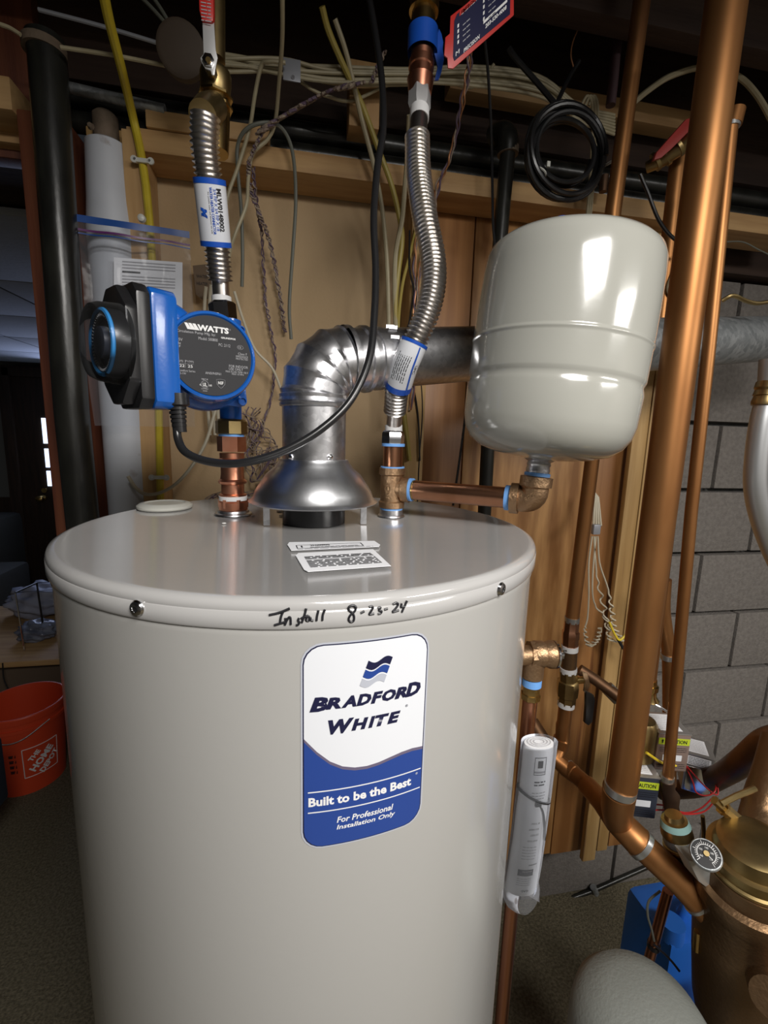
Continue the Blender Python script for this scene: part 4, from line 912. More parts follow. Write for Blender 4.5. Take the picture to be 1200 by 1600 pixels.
# gauge
gg = thing('temperature_gauge', 'round black-faced dial gauge standing above the slanting copper pipe', 'gauge', tuple(at(1100, 1360, .52)))
G0 = at(1103, 1335, .50); gn = (CAM-G0).normalized(); gn = (gn+Vector((.15, 0, .35))).normalized(); rg = pr(19.5, G0)
gax = -gn
MB().lathe(G0, gax, [(-.002, rg*1.05), (0, rg*1.12), (.004, rg*1.12), (.012, rg*.95), (.02, rg*.85)], 40).build('case', GALVD, gg)
skp = pp([(1076, 1345), (1130, 1352), (1131, 1356), (1122, 1362), (1111, 1392), (1092, 1378)], .515); MB().prism(skp, (0, .03, .0)).build('bracket', mat('dull_zinc', (.40, .40, .38), .5, .5), gg, bevel=.002)
df = MB().lathe(G0+gn*.003, gn, [(0, rg*.98), (.0006, rg*.98)], 36).build('dial_face', BLK, gg)
gu = gn.cross(Z).normalized()*-1; gu = Vector((-gn.y, gn.x, 0)).normalized(); gv = gn.cross(gu)
mb = MB()
for k in range(26):
    t = math.radians(-50+280*k/25); n = gu*math.cos(t)+gv*math.sin(t); mb.sweep([G0+gn*.0042+n*rg*.60, G0+gn*.0042+n*rg*(.78 if k % 5 else .92)], .0005, 4)
P = [G0+gn*.0042+(gu*math.cos(t)+gv*math.sin(t))*rg*.62 for t in [math.radians(-50+280*k/24) for k in range(25)]]; mb.sweep(P, .0005, 4)
mb.build('dial_ticks', WHITE, df)
for k, s in enumerate(('60', '100', '140', '180', '220')):
    t = math.radians(220-260*k/4); c_ = (math.cos(t)*rg*.42, math.sin(t)*rg*.42); txt(s, c_[0], c_[1], rg*.22, rg*.14, pmap(G0+gn*.0042, gu, gv), WHITE, df)
fit('needle_hub', G0+gn*.0042, gn, [(0, rg*.22), (.002, rg*.2)], BRASSD, df, 16)
MB().sweep([G0+gn*.0052, G0+gn*.0052+(gu*.7+gv*-.5)*rg*.6], .0008, 5).build('needle', TAPEW, df)
MB().sweep(pp([(1098, 1275, .60), (1100, 1300, .60), (1098, 1330, .60)]), .0035, 8).build('capillary', BRASSD, gg)
# zone valve boxes
def oriented(c, sx_, sy_, sz_, az, name, m, parent, bev=.0015):
    return MB().box(c, (sx_, sy_, sz_), Matrix.Rotation(az, 3, 'Z')).build(name, m, parent, bevel=bev)
def zbox(c, az, w_, d_, h_, label, faceM, loc_tag, caution=True, n='zone_valve_box'):
    t = thing(n, label, 'control box', (c.x, c.y, c.z-h_/2))
    oriented(c, w_, d_, h_, az, 'housing', faceM, t); R = Matrix.Rotation(az, 3, 'Z')
    oriented(c+Z*(h_/2+.001), w_+.002, d_+.002, .003, az, 'cover', BOXM, t)
    fx, fy = R @ Vector((1, 0, 0)), R @ Vector((0, -1, 0)); o_ = c+fy*(d_/2+.0006); f = pmap(o_, fx, Z)
    lb = patch(pmap(c+Z*(h_/2+.003), fx, -fy), rrect(-w_*.40, w_*.30, -d_*.4, d_*.4, .001, 2), PAPER, t, 'top_label', 1)
    lines(pmap(c+Z*(h_/2+.0034), fx, -fy), -w_*.34, w_*.22, [-d_*.3+d_*.6*i/7 for i in range(8)], .0010, GRYTXT, lb)
    if caution:
        cl = patch(f, rrect(-w_*.48, w_*.48, h_*.22, h_*.40, .001, 2), LIME, t, 'caution_label', 1)
        txt('CAUTION', w_*.08, h_*.31, w_*.62, h_*.10, pmap(o_+fy*.0004, fx, Z), INK, cl, bold=.02); txt('!', -w_*.36, h_*.31, w_*.06, h_*.10, pmap(o_+fy*.0004, fx, Z), INK, cl, bold=.05)
        lines(pmap(o_+fy*.0004, fx, Z), -w_*.42, w_*.42, [h_*(.14-.05*i) for i in range(3)], .0010, INK, t)
        patch(f, rrect(-w_*.3, w_*.3, -h_*.22, -h_*.06, .001, 2), LWHITE, t, 'part_label', 1)
        lines(pmap(o_+fy*.0004, fx, Z), -w_*.42, w_*.42, [h_*(-.30-.05*i) for i in range(3)], .0010, INK, t)
    return t
c1 = at(1036, 1158, .72)+Vector((0, .0, 0)); t1 = zbox(c1, -.25, .062, .07, .080, 'steel zone valve box with yellow-green caution strip crossed by the slim riser', BOXP, 1)
P = at(1000, 1152, .72); MB().lathe(P-Z*.045, Z, [(0, .020), (.004, .028), (.078, .029), (.086, .024), (.09, .012)], 32).build('brass_drum', BRASSD, t1)
MB().sweep(pp([(1018, 1098, .71), (1034, 1106, .70), (1046, 1114, .70)]), .002, 8).build('spring_lever', CHROME, t1)
c2 = at(1086, 1196, .86); t2 = zbox(c2, -.62, .060, .075, .100, 'open grey steel relay box beside the red wires', BOXM, 2, False)
fy = Matrix.Rotation(-.62, 3, 'Z') @ Vector((0, -1, 0)); fx = Matrix.Rotation(-.62, 3, 'Z') @ Vector((1, 0, 0))
oriented(c2+fy*.0385-Z*.015, .052, .002, .066, -.62, 'front_plate', CHROME, t2); lb = patch(pmap(c2+fy*.0385, fx, Z), rrect(-.027, .022, .024, .047, .001, 2), PAPER, t2, 'spec_label', 1); lines(pmap(c2+fy*.039, fx, Z), -.024, .018, [.028+.004*i for i in range(5)], .0012, INK, lb)
fit('screw', c2+fy*.039+fx*.025+Z*.035, fy, [(0, .004), (.002, .003)], CHROME, t2, 8)
c3_ = at(992, 1228, .70); t3 = zbox(c3_, -.3, .060, .06, .088, 'dark zone valve box half hidden behind the thick riser', DKB, 3)
def wire(name, label, pts, r, m, cat='wire', group=None, n=6, seg=8, parent=None):
    o = MB().sweep(cr(pp(pts) if len(pts[0]) == 3 else pts, n), r, seg).build(name, m, parent)
    if label: tag(o, label, cat, group)
    return o
wire('red_wire', 'red wire drooping in a deep loop from the relay box', [(1066, 1186, .80), (1082, 1220, .78), (1088, 1238, .77), (1104, 1243, .76), (1118, 1234, .76), (1116, 1205, .80)], .0016, REDW)
wire('red_wire', 'red wire running straight across the relay box front', [(1062, 1184, .79), (1080, 1205, .78), (1105, 1232, .77), (1122, 1240, .76), (1114, 1200, .80)], .0016, REDW)
wire('red_wire', 'upper of two red wires behind the slim riser', [(1006, 1258, .69), (1035, 1258, .69), (1070, 1270, .69), (1095, 1263, .71), (1115, 1245, .76)], .0016, REDW)
wire('red_wire', 'lower of two red wires behind the slim riser', [(1006, 1266, .685), (1040, 1266, .685), (1070, 1272, .68), (1100, 1268, .69), (1118, 1250, .75)], .0016, REDW)
wire('yellow_wire', 'yellow wire pair under the brass drum of the zone valve', [(1010, 1176, .685), (1035, 1192, .68), (1056, 1196, .685), (1060, 1188, .69)], .0026, YELW)
wire('yellow_wire', 'yellow wires curling beside the dark zone valve box', [(1010, 1222, .68), (1019, 1235, .68), (1018, 1250, .68), (1008, 1256, .68)], .0028, YELW)
wire('yellow_wire', 'yellow wire behind the open relay box', [(1112, 1180, .84), (1118, 1196, .84), (1126, 1215, .82)], .0015, YELW)
# black conduit with clip along the low block wall
lc = thing('low_conduit', 'black conduit clipped along the lower block wall', 'pipe', tuple(at(900, 1385, 1.15)))
MB().sweep(pp([(790, 1440, 1.175), (928, 1391, 1.175), (1010, 1355, 1.175)]), .008, 12).build('pipe_run', BLKP, lc)
MB().sweep(pp([(927, 1386, 1.17), (931, 1396, 1.17)]), .011, 12).build('clip', GALVD, lc)
# blue jug and grey tank
bj = thing('blue_jug', 'bright blue plastic jug behind the grey tank top', 'jug', (at(1050, 1500, .72).x, .72, 0))
jx = bj.location.x
jz = at(1075, 1432, .72).z
MB().box((jx+.02, .74, jz/2), (.17, .14, jz)).build('jug_body', BLUEP, bj, bevel=.02)
MB().sweep([Vector((jx-.04, .70, jz-.01)), Vector((jx-.04, .70, jz+.025))], [.028, .026], 20).build('cap', BLUEP, bj)
MB().sweep(cr([Vector((jx+.00, .72, jz-.005)), Vector((jx+.02, .72, jz+.03)), Vector((jx+.08, .72, jz+.03)), Vector((jx+.10, .72, jz-.005))], 5), .010, 12).build('handle', BLUEP, bj)
wl_ = mat('jug_white', (.55, .57, .58), .5)
MB().box((jx+.085, .665, jz-.16), (.04, .01, .12)).build('paper_label', wl_, bj, bevel=.002)
gt = thing('grey_tank', 'grey round-topped pressure tank at the bottom edge', 'tank', (at(1010, 1560, .48).x, .48, 0))
gx, gz_ = gt.location.x, at(1010, 1560, .48).z
rG = .105
MB().lathe((gx, .48, 0), Z, [(0, .10), (.02, rG), (gz_-.075, rG), (gz_-.045, rG*.96), (gz_-.02, rG*.80), (gz_-.006, rG*.5), (gz_, .01)], 64).build('shell', GREYT, gt, ang=60)
bkn = tag(MB().lathe(at(1206, 1622, .52)-Z*.30, Z, [(0, .06), (.28, .07), (.285, .075), (.30, .075), (.30, .068)], 32).build('blue_bucket', BLUEP, None), 'sliver of a blue bucket under the bronze circulator', 'bucket')
sp = thing('thin_copper_drop', 'thin copper pipe dropping behind the slanting manifold to the jug', 'pipe', tuple(at(1015, 1495, .62)))
MB().sweep(pp([(1044, 1392, .63), (1028, 1450, .63), (1014, 1500, .63), (1004, 1540, .63)]), .0095, 16).build('pipe_run', COPR, sp)
MB().sweep(pp([(1022, 1474, .63), (1021, 1480, .63)]), .012, 16).build('tie', BLK, sp)
wire('grey_cable', 'grey cable bowing left of the thin copper drop', [(1032, 1392, .62), (1014, 1408, .62), (1012, 1430, .62), (1018, 1452, .62), (1022, 1470, .62)], .0022, GREYC, 'cable')
wire('black_cable', 'black cable running from thin copper drop over the blue jug', [(1022, 1476, .615), (1040, 1492, .61), (1052, 1505, .60), (1062, 1518, .59)], .0022, BLKR, 'cable')

# ================================================================ LEFT SIDE: black pipe, white pipe, bag
tag(MB().sweep(pp([(70, 60, .93), (75, 100, .93), (92, 350, .93), (112, 640, .93), (131, 830, .93), (150, 1000, .93), (175, 1300, .93)]), .0275, 36).build('black_iron_pipe', BLKP, None), 'tall black iron pipe standing in front of the dark red post', 'pipe')
bp_ = bpy.data.objects['black_iron_pipe']
MB().sweep(pp([(69, 70, .93), (70, 84, .93)]), [.031, .031], 24).build('rust_ring', RUST, bp_)
wpv = thing('white_waste_pipe', 'wide white-painted pipe with rust spots behind the plastic bag', 'pipe', tuple(at(205, 780, 1.03)))
wx = at(182, 480, 1.02).x
zt1, zt2, zt3 = at(168, 205, 1.02).z, at(168, 240, 1.02).z, at(165, 180, 1.02).z
wq0, wq1 = at(167, 225, 1.02), at(206, 790, 1.03); wqd = (wq0-wq1).normalized()
MB().sweep([wq1-wqd*1.2, wq1, wq0-wqd*.15, wq0-wqd*.10, wq0-wqd*.004, wq0], [.044, .044, .044, .040, .036, .030], 40).build('pipe_run', PVC, wpv, ang=50)
MB().lathe(wq0, Z, [(-.002, .022), (.045, .021), (.05, .016)], 24).build('iron_stub', RUST, wpv)
fit('bolt', Vector((wx-.01, .985, zt1-.015)), Vector((0, -1, 0)), [(0, .006), (.006, .004)], RUST, wpv, 8)
bag = thing('plastic_bag', 'clear zip bag holding papers pinned to the stud', 'bag', tuple(at(210, 345, .955)))
def bg(u, v):
    y = .935+.045*u-.006*math.sin(v*5+u*3)
    a_ = at(120, 335, y); b_ = at(296, 362, y); q_ = a_.lerp(b_, u); return Vector((q_.x+.004*math.sin(v*7+u*4)*v, y-.010*math.sin(v*PI)*math.sin(u*PI)+.006*math.sin(u*14)*math.sin(v*6), q_.z-v*.36))
MB().strip(bg, [i/16 for i in range(17)], [j/20 for j in range(21)]).build('film', FILM, bag)
bgo = lambda o_: (lambda u, v: bg(u, v)+Vector((0, -o_, 0)))
MB().strip(bgo(.001), [i/12 for i in range(13)], [.0, .016, .032]).build('zip_strip', ZIPB, bag); MB().strip(bgo(.001), [i/12 for i in range(13)], [.060, .070]).build('zip_strip', ZIPP, bag)
MB().strip(bgo(.001), [i/12 for i in range(13)], [.078, .084]).build('zip_strip', ZIPB, bag)
P = at(222, 342, .955); fit('pushpin', P, Vector((0, -1, 0)), [(0, .007), (.006, .006), (.008, .003)], PLAST, bag, 16)
pq = pp([(178, 402, .965), (285, 410, .985), (285, 560, .985), (178, 560, .965)])
po = MB().prism(pq, (0, .001, 0)).build('paper_sheet', PAPER, bag, smooth=False)
pf = lambda a, b: pq[0]+(pq[1]-pq[0])*a+(pq[3]-pq[0])*b+Vector((0, -.0012, 0))
mb = MB()
for y in (.03, .06, .09, .17, .20, .23, .26): mb.strip(pf, [.12 if y < .28 else .12, .9], [y, y+.010])
mb.build('print_lines', GRYTXT, po, smooth=False); MB().strip(pf, [.12, .38], [.125, .142]).build('print_heading', INK, po, smooth=False)
pt = tag(MB().prism(pp([(301, 415), (330, 412), (333, 462), (318, 470), (306, 460)], 1.06), (0, .0008, 0)).build('paper_tag', TAGP, None), 'small brown paper tag with pen writing behind the left connector', 'tag')
pf2 = pmap(at(316, 440, 1.059), (1, 0, 0), (0, 0, 1)); txt('WATER', 0, .010, .022, .006, pf2, INK, pt); txt('HEATER', 0, -.004, .022, .006, pf2, INK, pt)
# ---------------- yellow cable and staples
yc = wire('yellow_cable', 'flat yellow cable stapled down the front of the left stud', [(158, -30, .80), (170, 30, .84), (188, 100, .90), (207, 180, .985), (222, 250, .993), (232, 330, .993), (240, 450, .993), (247, 600, .993), (251, 790, .993)], .0072, YEL, 'cable', seg=10)
for i, (x, y) in enumerate(((223, 251), (249, 746))):
    P = at(x, y, .984); s = thing('cable_staple', ('white cable staple high on the left stud', 'white cable staple just above the heater lid')[i], 'staple', tuple(P))
    MB().box(P, (.028, .004, .007)).sweep([P+Vector((-.014, 0, 0)), P+Vector((-.014, -.003, 0))], .006, 10).sweep([P+Vector((.014, 0, 0)), P+Vector((.014, -.003, 0))], .006, 10).build('clip_body', PLAST, s)
    for q_ in (-.0125, .0125): MB().sweep([P+Vector((q_, -.002, 0)), P+Vector((q_, -.0045, 0))], .0022, 8).build('nail', GALV, s)
# ---------------- cables hanging at the back
wire('yellow_cable', 'yellow cable hanging from the joist past the thick black cord', [(503, 10, .86), (514, 50, .88), (540, 110, .91), (566, 165, .94), (590, 230, .96), (612, 290, .97), (626, 350, .975), (628, 380, .975), (622, 430, .98), (618, 480, .98), (622, 560, .99), (640, 720, .99)], .0052, YELD, 'cable')
wire('cream_cable', 'cream cable crossing behind the black cord near the top plate', [(523, 30, .88), (540, 80, .90), (552, 130, .92), (566, 190, .95), (582, 250, .965), (596, 320, .97), (604, 400, .975), (607, 480, .98), (608, 570, .985), (610, 640, .985)], .0045, CREAM, 'cable')
wire('cream_cable', 'cream cable beside the right steel connector', [(640, 180, .90), (637, 240, .94), (632, 300, .965), (628, 345, .97), (618, 400, .975), (617, 470, .98), (620, 540, .985)], .0050, CREAM, 'cable')
wire('cream_cable', 'long cream cable falling from the ceiling left of centre', [(441, -20, .78), (441, 60, .84), (436, 130, .90), (430, 190, .95), (418, 218, .97), (395, 240, .975), (388, 280, .975), (385, 320, .97), (368, 365, .97), (358, 400, .98), (352, 470, .985)], .0034, CREAM, 'cable')
wire('grey_cable', 'grey cable arching over the top plate and hanging twice', [(378, 448, 1.0), (379, 400, .99), (377, 330, .985), (371, 260, .975), (372, 225, .965), (385, 202, .95), (410, 192, .945), (435, 196, .955), (452, 220, .965), (460, 260, .97), (462, 320, .975), (457, 400, .98), (452, 480, .985), (455, 530, .99)], .0034, GREYC, 'cable')
wire('cream_cable', 'cream cable looping off the staple and down the left of the beige panel', [(446, 98, .90), (420, 96, .90), (408, 104, .91), (398, 150, .93), (390, 200, .955), (372, 260, .97), (355, 310, .975), (350, 360, .98)], .0034, CREAM, 'cable')
for i, (dx_, lab) in enumerate(((0, 'left'), (8, 'middle'), (15, 'right'))):
    wire('white_cable', f'{lab} of three white cables between the pump and the hardboard', [(322+dx_, 448-3*i, 1.02), (320+dx_, 470, 1.03), (319+dx_, 520, 1.04), (324+dx_, 620, 1.05), (328+dx_, 680, 1.05)], .0036, WHC, 'cable')
wire('white_cable', 'white cable curving under the pump to the white pipe', [(337, 640, 1.0), (322, 690, .985), (300, 728, .965), (275, 756, .955), (250, 770, .95), (228, 772, .952), (212, 762, .955), (200, 744, .955)], .0034, WHC, 'cable')
wire('white_cable', 'white cable running from the nut across the panel behind the flange', [(366, 455, .98), (380, 500, 1.0), (398, 545, 1.02), (425, 575, 1.03), (440, 610, 1.04)], .0028, WHC, 'cable')
# twisted telephone wire bundles
def twist(label, pts, r, n, m, name='twisted_wires', amp=.004, turns=14, cat='wires'):
    P = cr(pp(pts), 10); t = thing(name, label, cat, tuple(P[-1])); N_ = len(P)
    for k in range(n):
        Q = []
        for i, p in enumerate(P):
            a_ = 2*PI*(turns*i/N_+k/n)*(1 if k % 2 else .8); rr = amp*(1+.5*math.sin(i*.7+k*2))
            Q.append(p+Vector((math.cos(a_)*rr, math.sin(a_)*rr*.6, math.sin(a_+1)*rr*.6)))
        MB().sweep(Q, r, 6).build('strand', (m, TWISTP, TWIST)[k % 3], t)
    return t
twist('brown twisted wire bundle sloping from the cable run to the top plate', [(560, 132, .90), (520, 140, .91), (480, 160, .93), (450, 178, .94), (425, 192, .95), (412, 205, .955)], .0024, 10, TWIST, amp=.011, turns=5)
twist('brown wire bundle hanging from the top plate onto the beige panel', [(412, 205, .955), (398, 230, .96), (388, 262, .97), (392, 300, .985), (408, 340, 1.01), (422, 380, 1.04), (432, 430, 1.06), (440, 480, 1.07), (445, 520, 1.075)], .0016, 4, TWIST, amp=.003, turns=20)
twist('thin twisted pair hanging left on the beige panel', [(396, 262, .97), (400, 310, 1.0), (408, 360, 1.04), (412, 420, 1.07), (415, 470, 1.075), (422, 510, 1.075), (430, 560, 1.075), (424, 620, 1.075), (408, 670, 1.07), (396, 700, 1.07)], .0014, 3, TWISTP, amp=.0025, turns=22)
twist('loose tangle of brown wires behind the copper adapters', [(385, 640, 1.06), (398, 680, 1.05), (388, 720, 1.05), (402, 750, 1.04), (420, 700, 1.05), (432, 730, 1.05), (410, 770, 1.05), (370, 772, 1.05), (335, 775, 1.05), (318, 790, 1.05), (320, 820, 1.05)], .0013, 5, TWIST, amp=.010, turns=8)
twist('tangle of wire ends hanging beside the draft hood', [(400, 640, 1.06), (392, 670, 1.06), (400, 700, 1.05), (420, 720, 1.05), (438, 735, 1.05), (425, 690, 1.06), (400, 660, 1.06)], .0012, 4, TWIST, amp=.009, turns=6)
t = twist('orange and brown wires dropping from the joist to the right connector', [(735, 60, .86), (732, 110, .88), (722, 160, .90), (712, 210, .93), (700, 255, .95), (686, 285, .965), (676, 330, .975), (660, 400, .98), (650, 470, .98), (645, 560, .985)], .0015, 5, COPW, amp=.004, turns=5)
twist('orange wire strands beside the lower half of the right connector', [(660, 330, .985), (650, 380, .985), (648, 440, .985), (652, 500, .985), (650, 560, .99), (642, 640, .995)], .0016, 4, COPW, amp=.003, turns=4)
wire('yellow_cable', 'thin yellow cable crossing the twisted strands behind the right connector', [(652, 350, .99), (640, 400, .99), (628, 450, .99), (622, 520, .99), (626, 600, 1.0), (630, 700, 1.0)], .0034, YELD, 'cable')
wire('black_wire', 'thin black wire hanging beside the steel connector sleeve', [(640, 360, .985), (640, 420, .985), (646, 455, .985), (640, 500, .985), (634, 540, .99), (652, 640, .995), (656, 720, .995)], .002, BLKR, 'wire')
wire('black_wire', 'thin black wire crossing the twisted orange wires to the plywood', [(655, 560, 1.0), (660, 640, 1.0), (655, 720, 1.0), (652, 790, 1.0)], .0014, BLKR, 'wire')
twist('brown wires gathered by a tie at the top plate', [(601, 80, .89), (590, 105, .90), (580, 130, .91)], .0016, 4, TWIST, amp=.003, turns=3)
# cream cable run along the ceiling
grp = 'cream cables clipped along the joist'
runs = [(84, 100, 104, 108, 104, 118), (92, 92, 110, 112, 108, 122), (100, 108, 114, 116, 114, 128), (106, 102, 120, 118, 120, 134), (112, 112, 124, 124, 128, 142), (96, 116, 128, 128, 134, 150), (90, 108, 130, 132, 126, 138)]
for i, r_ in enumerate(runs):
    xs_ = (345, 440, 520, 640, 740, 840)
    pts = [(x, y, .925-.004*(i % 3)) for x, y in zip(xs_, r_)] + [(905, 165+i*4, .93), (960, 180+i*5, .95)]
    tag(wire('ceiling_cable', None, [(290, 84+i*5, .94)]+pts, .0030, CREAM), ('uppermost', 'second from the top', 'third from the top', 'middle', 'third from the bottom', 'second from the bottom', 'lowest')[i]+' of the cream cables stapled along the dark joist', 'cable', grp)
P = at(456, 110, .915); s = thing('cable_bracket', 'grey metal strap holding the cream cable run', 'bracket', tuple(P))
MB().box(P, (.030, .003, .034)).build('strap', DUCT, s, bevel=.001); fit('nail', P+Vector((.002, -.002, -.012)), Vector((0, -1, 0)), [(0, .003), (.002, .003)], GALV, s, 8)
wire('ceiling_cable', 'cream cable sagging below the run beside the twisted bundle', [(470, 128, .93), (488, 140, .935), (510, 150, .94), (548, 158, .945), (590, 140, .94), (640, 118, .93)], .0028, CREAM, 'cable')
wire('ceiling_cable', 'cream cable drooping under the red and navy tag', [(692, 118, .93), (715, 132, .93), (738, 136, .93), (756, 122, .93), (772, 100, .92)], .0028, CREAM, 'cable')
wire('ceiling_cable', 'thick cream cable arching behind the thick riser to the right edge', [(985, 165, .93), (1015, 140, .92), (1050, 118, .91), (1100, 105, .90), (1150, 118, .89), (1180, 145, .88), (1204, 185, .87), (1230, 240, .87)], .0055, CREAM, 'cable')
for i in range(3):
    tag(wire('ceiling_cable', None, [(908+6*i, 165, .93), (918+5*i, 150, .925), (926+4*i, 170, .93), (924+3*i, 240, .96), (921+3*i, 290, .975), (916+3*i, 345, .98)], .0028, CREAM), ('left', 'middle', 'right')[i]+' of three cream cables dropping behind the coiled black cable', 'cable', 'cream cables behind the black coil')
for i, (a_, b_) in enumerate((((60, 15), (262, 72)), ((95, 74), (265, 104)), ((0, 38), (32, 54)), ((215, -10), (270, 50)), ((235, -10), (268, 42)))):
    lab = ('pale cable sloping across the dark ceiling at upper left', 'pale cable running to the round ceiling box', 'short pale cable at the top left edge', 'thin cable dropping to the round ceiling box', 'second thin cable dropping close to the round ceiling box')[i]
    wire('ceiling_cable', lab, [(a_[0], a_[1], .90), ((a_[0]+b_[0])/2, (a_[1]+b_[1])/2-2, .90), (b_[0], b_[1], .90)], .0030, DUCT if i == 0 else CREAM if i in (1, 2) else GREYC, 'cable')
jb = thing('junction_box', 'round brown ceiling box left of the red-tipped lever', 'junction box', tuple(at(285, 85, .86)))
MB().lathe(at(287, 85, .87), Vector((0, -1, -.3)), [(0, .036), (.02, .036), (.022, .030)], 28).build('box_shell', mat('brown_bakelite', (.05, .033, .02), .7), jb, bevel=.001)
# black iron pipes over the top plate
tag(MB().sweep([(-.44, 1.045, ptop+.0185), (.4, 1.045, ptop+.0185), (1.17, 1.045, ptop+.0185), (1.9, 1.045, ptop+.0185)], .018, 20).build('ceiling_iron_pipe', BLKP, None), 'black iron pipe running along the top plate', 'pipe')
tag(MB().sweep([(-.44, 1.055, ptop+.062), (.4, 1.055, ptop+.062), (1.9, 1.055, ptop+.062)], .020, 20).build('ceiling_iron_pipe', BLKP, None), 'thicker black iron pipe just above and behind the first', 'pipe')
tag(MB().sweep(pp([(95, 134, 1.0), (258, 172, 1.0)]), .009, 16).build('grey_conduit', GALVD, None), 'short grey conduit above the white waste pipe', 'pipe')
gp = thing('gas_drop_pipe', 'black gas pipe with elbow dropping behind the expansion tank', 'pipe', tuple(at(755, 800, .94)))
MB().sweep(pp([(794, 232, .94), (785, 330, .94), (778, 420, .94), (765, 640, .94), (757, 800, .94), (745, 950, .94)]), .0150, 24).build('pipe_run', BLKP, gp)
MB().sweep(cr(pp([(793, 240, .94), (793, 216, .94), (784, 208, .96), (770, 214, .98)]), 4), .0205, 24).build('elbow', BLKP, gp); MB().sweep(pp([(794, 230, .94), (793.5, 242, .94)]), .0205, 24).build('rust_ring', RUST, gp)
wire('black_cable', 'thin black cable hanging left of the gas pipe', [(757, 60, .88), (763, 120, .90), (768, 220, .93), (770, 340, .935), (771, 420, .935), (740, 560, .96), (722, 690, .98), (708, 790, .98)], .0028, BLKR, 'cable')
wire('thin_wire', 'thin pale wire dangling from the ceiling above the coiled cable', [(935, -5, .86), (912, 30, .87), (897, 60, .88), (892, 85, .88), (896, 105, .88)], .0012, COPW)
# coil of black cable
co = thing('cable_coil', 'coil of black cable hung over the expansion tank', 'cable coil', tuple(at(885, 240, .84)))
CY = .86; cc = at(884, 240, CY); k_ = dep(cc)/F
mb = MB(); rnd = random.Random(3); P = []
for i in range(7*36+1):
    t = 2*PI*i/36; ln_ = i/36; rr = (58+9*math.sin(ln_*1.7)+4*math.sin(t*.5+2))*k_
    P.append(cc+Vector((math.cos(t)*rr*1.02, -.012+.024*(ln_/7)+.004*math.sin(t*1.3), math.sin(t)*rr+.004*math.sin(ln_*3))))
MB().sweep(P, .0046, 8).build('cable_loops', BLKR, co)
MB().sweep(cr(pp([(884, 178, .86), (870, 165, .87), (840, 130, .88), (805, 90, .88), (795, 75, .88)]), 5), .005, 8).sweep(cr(pp([(868, 165, .87), (890, 120, .88), (905, 95, .88)]), 5), .004, 8).build('cable_tail', BLKR, co)
for q_ in ((842, 262, -.5), (955, 245, .6)):
    c_ = at(q_[0]-(0), q_[1]+8, CY); MB().sweep([c_+Vector((math.cos(t)*.011, math.sin(t)*.017, math.sin(t)*.004+math.cos(t)*.013*q_[2])) for t in [i*PI/8 for i in range(16)]], .0018, 5, closed=True).box(c_+Vector((.010, -.014, .008)), (.006, .004, .009)).build('cable_tie', PLAST, co)
# red handled valve
rvv = thing('ball_valve', 'ball valve with dark red lever high behind the thick riser', 'valve', tuple(at(1040, 235, .82)))
MB().sweep(pp([(1010, 262, .86), (1035, 250, .84), (1085, 215, .80)]), [.010, .012, .014], 12).build('valve_body', BRASSD, rvv)
for q_ in ((1022, 255, .85), (1038, 247, .84), (1058, 232, .82)): MB().sweep(pp([q_, (q_[0]+5, q_[1]-4, q_[2]-.003)]), .017, 16).build('union_ring', BRASSD, rvv)
MB().prism(pp([(1022, 250), (1026, 238), (1072, 186), (1083, 182), (1086, 190), (1082, 200), (1050, 232), (1034, 246)], .80), (0, .008, 0)).build('lever_grip', REDD, rvv, bevel=.002)
wire('black_cable', 'black cable from the red-lever valve bending behind the thick riser', [(1000, 272, .80), (1012, 300, .80), (1030, 345, .80), (1052, 372, .80), (1075, 382, .80)], .0032, BLKR, 'cable')
wire('grey_cable', 'thin grey cable trailing along the sill at the right', [(1130, 378, 1.0), (1160, 378, 1.0), (1185, 390, 1.0), (1210, 402, 1.0)], .0016, GREYC, 'cable')
tag(MB().sweep(pp([(965, 50, .90), (958, 130, .90), (954, 165, .90)]), .009, 14).build('iron_drop', mat('dark_violet_pipe', (.06, .03, .035), .6), None), 'dim dark pipe dropping to the coil from the joist', 'pipe')
tag(MB().sweep(pp([(944, 275, .96), (942, 300, .96)]), [.010, .008], 14).build('copper_stub', COPD, None), 'small copper stub between the coil and medium riser', 'pipe')
# white control wires on the plywood
cw = thing('control_wires', 'bunch of curly white control wires bound with grey tape', 'wires', tuple(at(930, 825, 1.0)))
for i in range(4): MB().sweep(cr(pp([(930+i*1.5, 770+i*2, 1.03), (928+i*3, 800, 1.02), (927+i*4, 822, 1.0)]), 5), .0028, 6).build('strand', WHC, cw)
MB().box(at(931, 827, .995), (.020, .012, .026)).build('tape_wrap', DUCT, cw, bevel=.003)
def curl(pts, parent, amp, turns, r=.0022, m=WHC, name='strand', start=.3):
    P = cr(pp(pts), 14); Q = []; n_ = len(P)
    for i, p in enumerate(P):
        k = max(0, i/n_-start)/(1-start); a_ = 2*PI*turns*k; Q.append(p+Vector((math.cos(a_)*amp*min(1, k*4), math.sin(a_)*amp*min(1, k*4), 0)))
    MB().sweep(Q, r, 6).build(name, m, parent)
curl([(925, 838, 1.0), (920, 880, 1.0), (920, 930, 1.0), (918, 965, 1.0), (914, 985, 1.0), (920, 1008, 1.0), (932, 1000, 1.0), (938, 980, 1.0)], cw, .006, 12, start=.5)
curl([(928, 838, 1.0), (930, 870, 1.0), (934, 910, 1.0), (944, 950, 1.0), (950, 985, 1.0), (955, 1000, 1.0), (975, 1000, 1.0)], cw, .006, 9, start=.25)
curl([(934, 838, 1.0), (937, 880, 1.0), (950, 920, 1.0), (956, 955, 1.0), (960, 980, 1.0), (972, 1000, 1.0)], cw, .006, 8, start=.4)
curl([(931, 838, 1.0), (926, 900, 1.0), (928, 940, 1.0), (945, 965, 1.0), (955, 985, 1.0)], cw, .004, 3, start=.5)
